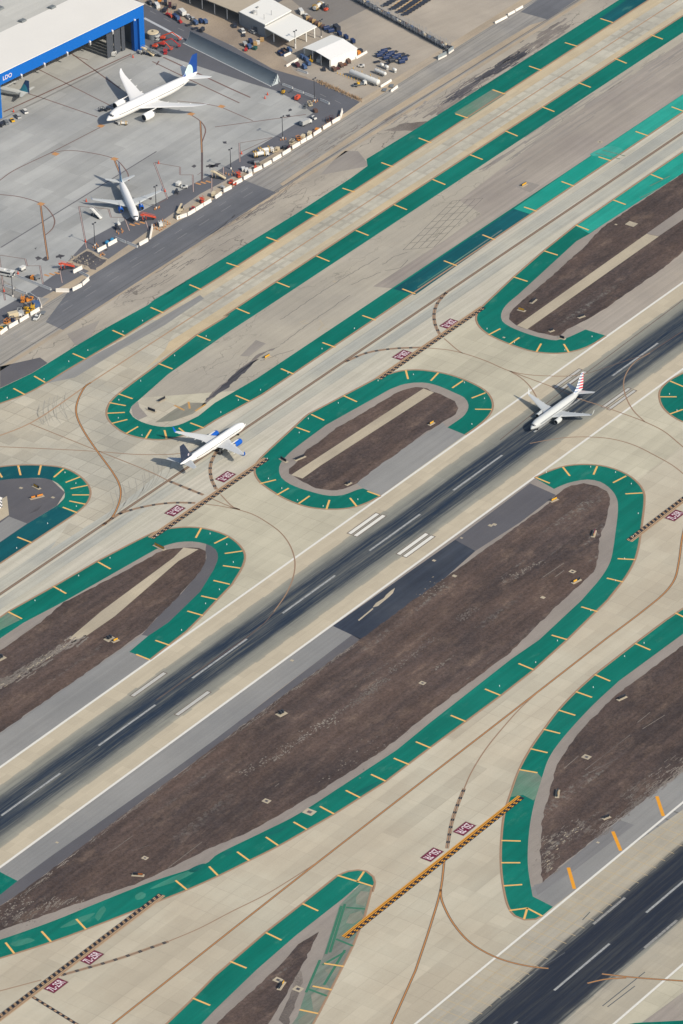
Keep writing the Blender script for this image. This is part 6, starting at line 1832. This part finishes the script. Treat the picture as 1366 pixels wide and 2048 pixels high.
for off, k, a, m, lab in (((530, 170), 7.59, (1142, 508, 1172, 400), 'conc', 'white barrier turned across the row at the road corner'),
                          ((180, 420), 6.83, (818, 400, 850, 235), 'conc', 'white barrier turned across beside the ring of cones'),
                          ((180, 420), 6.83, (505, 455, 648, 514), 'concg', 'grey barrier nearest the road at the walled bay'),
                          ((180, 420), 6.83, (352, 392, 490, 452), 'concg', 'grey barrier behind the blue covered loads'),
                          ((180, 420), 6.83, (245, 497, 365, 432), 'conc', 'white barrier in front of the blue covered loads'),
                          ((180, 420), 6.83, (100, 577, 220, 515), 'conc', 'white barrier left of the blue covered loads'),
                          ((0, 490), 6.83, (1000, 388, 1120, 325), 'conc', 'white barrier beside the excavated pit'),
                          ((0, 490), 6.83, (1085, 378, 1215, 442), 'concg', 'grey barrier below the excavated pit'),
                          ((0, 490), 6.83, (765, 638, 945, 642), 'conc', 'white barrier lying level at the left road corner'),
                          ((0, 490), 6.83, (555, 562, 697, 617), 'concg', 'grey kerb barrier nearest the left road corner'),
                          ((0, 490), 6.83, (405, 502, 550, 560), 'concg', 'grey kerb barrier second from the left road corner'),
                          ((0, 490), 6.83, (205, 422, 400, 500), 'concg', 'grey kerb barrier beside the bus'),
                          ((0, 490), 6.83, (60, 562, 190, 602), 'concg', 'pale kerb barrier below the bus'),
                          ((0, 490), 6.83, (215, 622, 365, 677), 'concg', 'pale kerb barrier below the bus near the yard'),
                          ((0, 490), 6.83, (400, 672, 520, 752), 'concg', 'grey barrier at the back of the left yard'),
                          ((0, 490), 6.83, (528, 762, 565, 860), 'conc', 'white barrier turned across at the left yard corner'),
                          ((480, 130), 5.69, (485, 228, 600, 272), 'concg', 'grey barrier on the side road nearest the blast fence'),
                          ((480, 130), 5.69, (612, 287, 725, 327), 'concg', 'grey barrier on the side road second from the blast fence'),
                          ((480, 130), 5.69, (742, 337, 850, 377), 'concg', 'grey barrier on the side road before the light pole'),
                          ((480, 130), 5.69, (915, 402, 1015, 447), 'concg', 'grey barrier on the side road after the light pole'),
                          ((640, 80), 7.59, (545, 287, 710, 192), 'conc', 'white wall at the back corner of the gabled shed'),
                          ((640, 80), 7.59, (920, 722, 1080, 622), 'conc', 'white wall at the end of the tank yard'),
                          ((640, 80), 7.59, (1075, 792, 1175, 717), 'conc', 'white wall in front of the two grey dollies'),
                          ((460, 0), 5.69, (640, 762, 775, 682), 'conc', 'white wall left of the maroon cart'),
                          ((460, 0), 5.69, (770, 802, 885, 842), 'concg', 'pale wall in front of the blue containers'),
                          ((460, 0), 5.69, (615, 647, 690, 612), 'conc', 'white wall in front of the steel blue container'),
                          ((860, 0), 2.7, (350, 128, 415, 95), 'conc', 'white barrier nearest at the top edge beside the road'),
                          ((860, 0), 2.7, (420, 85, 457, 65), 'conc', 'white barrier second at the top edge beside the road'),
                          ((860, 0), 2.7, (460, 62, 500, 40), 'conc', 'white barrier third at the top edge beside the road')):
    barrier((off[0]+a[0]/k, off[1]+a[1]/k), (off[0]+a[2]/k, off[1]+a[3]/k), B[m], lab, None, h=1.1 if m == 'concg' or 'wall' in lab or 'top edge' in lab else 1.7)

# light poles
POLE = pm('dark_pole_paint', 74, 74, 78)
LP = [((312.4, 416.5), 11.5, 'tall lamp pole at the right wing tip of the smaller airliner'), ((189.8, 491), 11.5, 'tall lamp pole left of the blue covered loads'), ((461.7, 338), 10.5, 'tall lamp pole beside the marked stand and orange lift'),
      ((565.5, 277), 11.5, 'tall lamp pole behind the cream carts'), ((629.3, 202), 12, 'tall lamp pole on the side road barrier'), ((642.5, 75), 9.5, 'lamp pole between canopy and gabled shed'), ((590.6, 97), 9.5, 'lamp pole with white foot in front of the canopy'), ((25.4, 593), 10.5, 'lamp pole beside the left yard')]
for i, (c, h, lab) in enumerate(LP):
    v = P(*c)
    t = thing('lamp_pole', lab, 'lamp pole', (v.x, v.y, .03), 0, 'lamp poles')
    MB().cyl((0, 0, 0), (0, 0, h), .22, .13, n=8).build('pole', POLE, t)
    MB().cyl((0, 0, 0), (0, 0, 2.6 if i == 6 else .8), .42, n=10).build('foot', B['conc'], t)
    MB().bar((-.9, 0, h), (.9, 0, h), .16).build('crossarm', POLE, t)
    for s in (-1, 1): MB().box(s*.9, -.15, h-.1, .7, .6, .45, rot=.2*s).build('lamp_head', POLE, t)

# cones and drums
def cone_mesh():
    t = thing('traffic_cone', 'x', 'cone', (0, 0, 0), 0, 'x')
    MB().cyl((0, 0, .06), (0, 0, 1.15), .26, .06, n=10).build('cone_body', AMBER, t)
    MB().cyl((0, 0, .55), (0, 0, .75), .172, .137, n=10).build('white_band', CREAM, t)
    MB().box(0, 0, 0, .62, .62, .06).build('base', DARKV, t)
    return t
cone0 = cone_mesh(); used = [False]
def cone(px, label, group):
    v = P(*px)
    if not used[0]:
        used[0] = True; t = cone0; t.location = (v.x, v.y, .031); t['label'] = label; t['group'] = group
    else: t = dup(cone0, (v.x, v.y, .031), 0, label, group)
    t.scale = (.95, .95, 1.05)
for x, y in ((750, 350), (765, 400), (800, 395), (808, 415), (850, 430), (885, 410), (920, 385), (950, 365), (985, 330), (1022, 320), (982, 290), (938, 270), (895, 265), (858, 280), (825, 300), (792, 330)):
    cone((220+x/8.54, 411+y/8.54), 'amber cone in the ring around the white generator', 'cones round the white generator')
for x, y in ((115, 460), (148, 490), (195, 420), (205, 470), (220, 450)): cone((220+x/8.54, 411+y/8.54), 'amber cone at the dark engine stand by the airliner', 'cones by the dark engine stand')
for x, y in ((45, 510), (75, 520), (110, 495), (90, 470)): cone((180+x/6.83, 421+y/6.83), 'amber cone around the lamp pole left of the blue loads', 'cones at the left lamp pole')
for x, y in ((150, 610), (170, 600), (190, 610), (140, 625)): cone((180+x/6.83, 421+y/6.83), 'amber cone on the corner of the excavated pit', 'cones at the pit')
for x, y in ((230, 600), (290, 625), (355, 630), (405, 600), (370, 560)): cone((430+x/10.5, 291+y/10.5), 'amber cone around the lamp pole by the orange lift', 'cones at the middle lamp pole')
for x, y in ((200, 880), (215, 870), (250, 860), (265, 850)): cone((280+x/6.83, 291+y/6.83), 'amber cone around the lamp pole at the airliner wing tip', 'cones at the wing tip pole')
for x, y in ((240, 835), (275, 830), (315, 820)): cone((530+x/7.59, 171+y/7.59), 'amber cone around the lamp pole behind the cream carts', 'cones at the cream cart pole')
for x, y in ((870, 640), (905, 615), (960, 590), (1075, 510), (1115, 480)): cone((530+x/7.59, 171+y/7.59), 'amber cone behind the barriers near the road corner', 'cones at the road corner')
for x, y in ((730, 250), (770, 260), (795, 245)): cone((530+x/7.59, 171+y/7.59), 'amber cone around the lamp pole on the side road', 'cones at the side road pole')
RC = None
for c, lab in (((27, 224), 'red cone between the cars beside the hangar post'), ((266, 115), 'red cone at the ramp line before the hangar post'), ((535, 190), 'red cone, upper of two on the ramp near the blast fence'), ((530, 197), 'red cone, lower of two on the ramp near the blast fence'), ((317, 327), 'red cone at the upper stand corner'), ((330, 383), 'red cone at the stand line by the wing tip'), ((172.5, 403), 'red cone beyond the left wing tip of the smaller airliner'), ((171, 484), 'red cone on the stand line left of the lamp pole'), ((483, 308), 'red cone beside the stand line near the tank trucks'), ((36, 548), 'red cone right of the bus'), ((8, 583), 'red cone on the stand line below the bus')):
    v = P(*c)
    if RC is None:
        t = RC = thing('traffic_cone', lab, 'cone', (v.x, v.y, .036), 0)
        MB().cyl((0, 0, .06), (0, 0, 1.5), .4, .12, n=10).build('cone_body', ORANGE, t); MB().box(0, 0, 0, .9, .9, .06).build('base', RED, t)
    else: dup(RC, (v.x, v.y, .036), 0, lab)

# airfield signs on concrete pads
def sign(px, deg, faces, label, L_=3.2, pad=True, h=1.0):
    v = P(*px)
    t = thing('airfield_sign', label, 'sign', (v.x, v.y, .03), R(deg), 'airfield signs')
    if pad: MB().box(0, 0, 0, L_+1.1, 1.7, .10).build('pad', M['path'], t)
    MB().box(0, 0, .35, L_, .35, h).build('housing', K['dark'], t)
    x = -L_/2
    for f, m_ in faces:
        w_ = L_*f
        MB().box(x+w_/2, -.18, .42, w_-.08, .04, h-.14).build('face', m_, t)
        MB().box(x+w_/2, .18, .42, w_-.08, .04, h-.14).build('face', m_, t)
        x += w_
    for s in (-1, 1): MB().box(s*L_*.35, 0, .1, .15, .15, .26).build('leg', K['dark'], t)
SY, SB, SR = pm('yellow_sign_panel', 236, 178, 52), pm('black_sign_panel', 40, 42, 50), pm('red_sign_panel', 176, 44, 72)
for a in [((1067, 603), 5, [(1, SB)], 'black backed airfield sign at the head of the upper right island', 3.6), ((1043, 621), 95, [(1, SY)], 'yellow airfield sign at the tip of the upper right island', 3.0),
          ((1163, 634), -20, [(1, SB)], 'black airfield sign low on the upper right island', 2.6), ((1103, 662), -20, [(1, SB)], 'small black box sign on the lower rim of the upper right island', 1.6),
          ((1124, 677), 90, [(1, SB)], 'small dark sign on the rim beside the black box sign', 2.4), ((324, 801), -6, [(1, SB)], 'black sign at the end of the long infield tongue', 3.8),
          ((303, 822), 88, [(1, SB)], 'black sign nearest the green curve of the long infield tongue', 4.0), ((534, 715), -5, [(1, SY)], 'small yellow sign beside the dark stain in the long infield', 3.2),
          ((1048, 371), -5, [(1, SY)], 'small yellow sign on the grey patch of the long infield', 3.2), ((863, 848), -5, [(1, SY)], 'yellow sign on the right end of the middle island', 2.4),
          ((697, 968), -5, [(1, SB)], 'black sign on the lower rim of the middle island', 2.2), ((600, 917), -15, [(1, SB)], 'long black sign at the left tip of the middle island', 4.8), ((567, 921), 75, [(1, SB)], 'black sign beside the green curve left of the middle island', 3.8),
          ((1108, 1001), -15, [(1, SY)], 'yellow sign on the upper edge of the big island', 3.0), ((1188, 1068), 25, [(.25, SY), (.75, SR)], 'red and yellow sign at the right end of the big island', 4.6),
          ((1153, 1163), -12, [(.55, SY), (.45, SB)], 'yellow and black sign in the right half of the big island', 3.8), ((1244, 1397), -14, [(1, SB)], 'black sign on a long pad on the lower right island', 3.6),
          ((1115, 1588), 30, [(.2, SB), (.4, SY), (.4, SB)], 'black and yellow sign at the edge of the lower right island', 4.8), ((1213, 1636), -20, [(1, SB)], 'black sign low on the lower right island', 2.4),
          ((276, 1751), -62, [(.5, SB), (.5, pm('orange_sign_panel', 170, 104, 58))], 'dark orange sign on a steep pad in the big island lower corner', 3.8), ((319, 1095), 82, [(.5, SY), (.5, SY)], 'long yellow sign above the lower left island', 5.6),
          ((231, 1282), -15, [(1, SY)], 'small yellow sign beside the two black boxes on the lower left island', 2.2), ((563, 1972), 15, [(.6, SB), (.4, SY)], 'black and yellow sign on the bottom wedge', 4.6),
          ((73, 975), 80, [(.25, SB), (.75, SY)], 'yellow sign on the dark island at the left edge', 3.4), ((74, 995), -28, [(.35, AMBER), (.15, SB), (.5, AMBER)], 'long amber sign on the dark island at the left edge', 5.4)]:
    sign(a[0], a[1], a[2], a[3], a[4])
# twin black equipment boxes
for c, lab in (((563, 1428), 'pair of black light boxes on a pad in the big island'), ((219, 1278), 'pair of black light boxes on the lower left island'), ((1, 1317), 'black light box cut by the left frame edge')):
    v = P(*c)
    t = thing('approach_light_unit', lab, 'light unit', (v.x, v.y, .03), R(-10))
    MB().box(0, 0, 0, 4.2, 3.0, .12).build('pad', M['path'], t)
    for s in (-.6, .6):
        MB().box(s, 0, .5, .7, 1.4, 1.1).build('box_body', K['dark'], t)
        MB().bar((s, 0, .12), (s, 0, .5), .14).build('leg', K['metal'], t)
# checkered hut at the left edge
def checker():
    t = NT('black_white_checker_paint')
    tc = t.n('ShaderNodeTexCoord'); c = t.n('ShaderNodeTexChecker'); c.inputs['Scale'].default_value = 1.25
    c.inputs['Color1'].default_value = (.02, .02, .025, 1); c.inputs['Color2'].default_value = (.6, .6, .6, 1)
    mp = t.n('ShaderNodeMapping'); mp.inputs['Location'].default_value = (.1, .1, .1)
    t.t.links.new(tc.outputs['Object'], mp.inputs[0]); t.t.links.new(mp.outputs[0], c.inputs['Vector']); t.t.links.new(c.outputs[0], t.b.inputs['Base Color'])
    return t.m
v = P(4, 1012)
t = thing('equipment_hut', 'black and white checkered equipment hut cut by the left edge', 'hut', (v.x-4.6, v.y+1.2, .02), R(0))
MB().box(0, 0, 0, 8, 4.0, 4.4).build('wall', checker(), t); MB().box(0, 0, 4.41, 8.3, 4.3, .2).build('roof', B['white'], t)
# taxiway edge lights, one thing each
LTW = pm('edge_light_lens', 226, 232, 226)
L0 = None
rl = random.Random(11)
ed = []
for E_, I_ in pairs:
    s = 9.0; acc = 0.0
    pts_ = [Vector(p[:2]) for p in E_]; Iv = [Vector(p[:2]) for p in I_]
    for a, b in zip(pts_, pts_[1:]):
        d_ = (b-a).length
        while acc+d_ > s:
            q = a+(b-a)*((s-acc)/d_)
            n_ = min(Iv, key=lambda v: (v-q).length_squared)-q
            ed.append(q+n_.normalized()*min(n_.length*.7, rl.choice((2.2, 3.0, 4.5)))); s += rl.choice((13, 19, 23, 27))
        acc += d_
from bpy_extras.object_utils import world_to_camera_view
bpy.context.view_layer.update()
keep = []
for q in ed:
    u = world_to_camera_view(sc, cam, Vector((q.x, q.y, 0)))
    if 0.0 < u.x < 1.0 and 0.0 < u.y < 1.0: keep.append(q)
for pos_ in keep[:280]:
    if L0 is None:
        L0 = thing('edge_light', 'small white taxiway edge light standing on the green shoulder', 'edge light', (pos_.x, pos_.y, .03), 0, 'taxiway edge lights')
        MB().cyl((0, 0, 0), (0, 0, .35), .22, .10, n=8).build('stem', LTW, L0); MB().cyl((0, 0, .351), (0, 0, .55), .18, .10, n=8).build('lens', LTW, L0)
    else: dup(L0, (pos_.x, pos_.y, .03), 0)
# dry brush along the yard road
rb_ = random.Random(8)
mb = MB()
for i in range(800):
    u = rb_.random()
    px, py = 636+86*u+rb_.gauss(0, 1.5), 163+38*u+rb_.gauss(0, 2.0)
    v = P(px, py); a0 = rb_.random()*6.28; h = rb_.uniform(.3, 1.1); w_ = rb_.uniform(.1, .3)
    mb.add([(v.x-w_*math.cos(a0), v.y-w_*math.sin(a0), .02), (v.x+w_*math.cos(a0), v.y+w_*math.sin(a0), .02), (v.x+rb_.uniform(-.3, .3), v.y+rb_.uniform(-.3, .3), h)], [(0, 1, 2)])
tag(mb.build('dry_brush', plain('dry_brush_stems', A(178, 150, 118), .9, wear=.3), None), kind='stuff')
# rubble in and beside the pit
mb = MB()
for i in range(80):
    px, py = rb_.uniform(138, 176), rb_.uniform(512, 534)
    if i > 62: px, py = rb_.uniform(160, 212), rb_.uniform(505, 530)
    v = P(px, py); s_ = rb_.uniform(.2, .7)
    mb.box(v.x, v.y, .04, s_, s_*rb_.uniform(.6, 1.4), s_*.6, rot=rb_.random()*3, taper=.7)
tag(mb.build('concrete_rubble', plain('broken_concrete', A(160, 150, 134), .9, wear=.4), None), kind='stuff')
# ---------------------------------------------------------------- thin aerial haze
hz = MB().box(-400, 0, -1.0, 12800, 12600, 1300).build('haze', None)
tag(hz, kind='stuff')
hm = bpy.data.materials.new('haze_air'); hm.use_nodes = True
for n in list(hm.node_tree.nodes): hm.node_tree.nodes.remove(n)
pv_ = hm.node_tree.nodes.new('ShaderNodeVolumePrincipled'); mo_ = hm.node_tree.nodes.new('ShaderNodeOutputMaterial')
pv_.inputs['Density'].default_value = .000012
pv_.inputs['Color'].default_value = (.60, .80, 1.0, 1)
pv_.inputs['Anisotropy'].default_value = .3
hm.node_tree.links.new(pv_.outputs[0], mo_.inputs['Volume'])
hz.data.materials.append(hm)
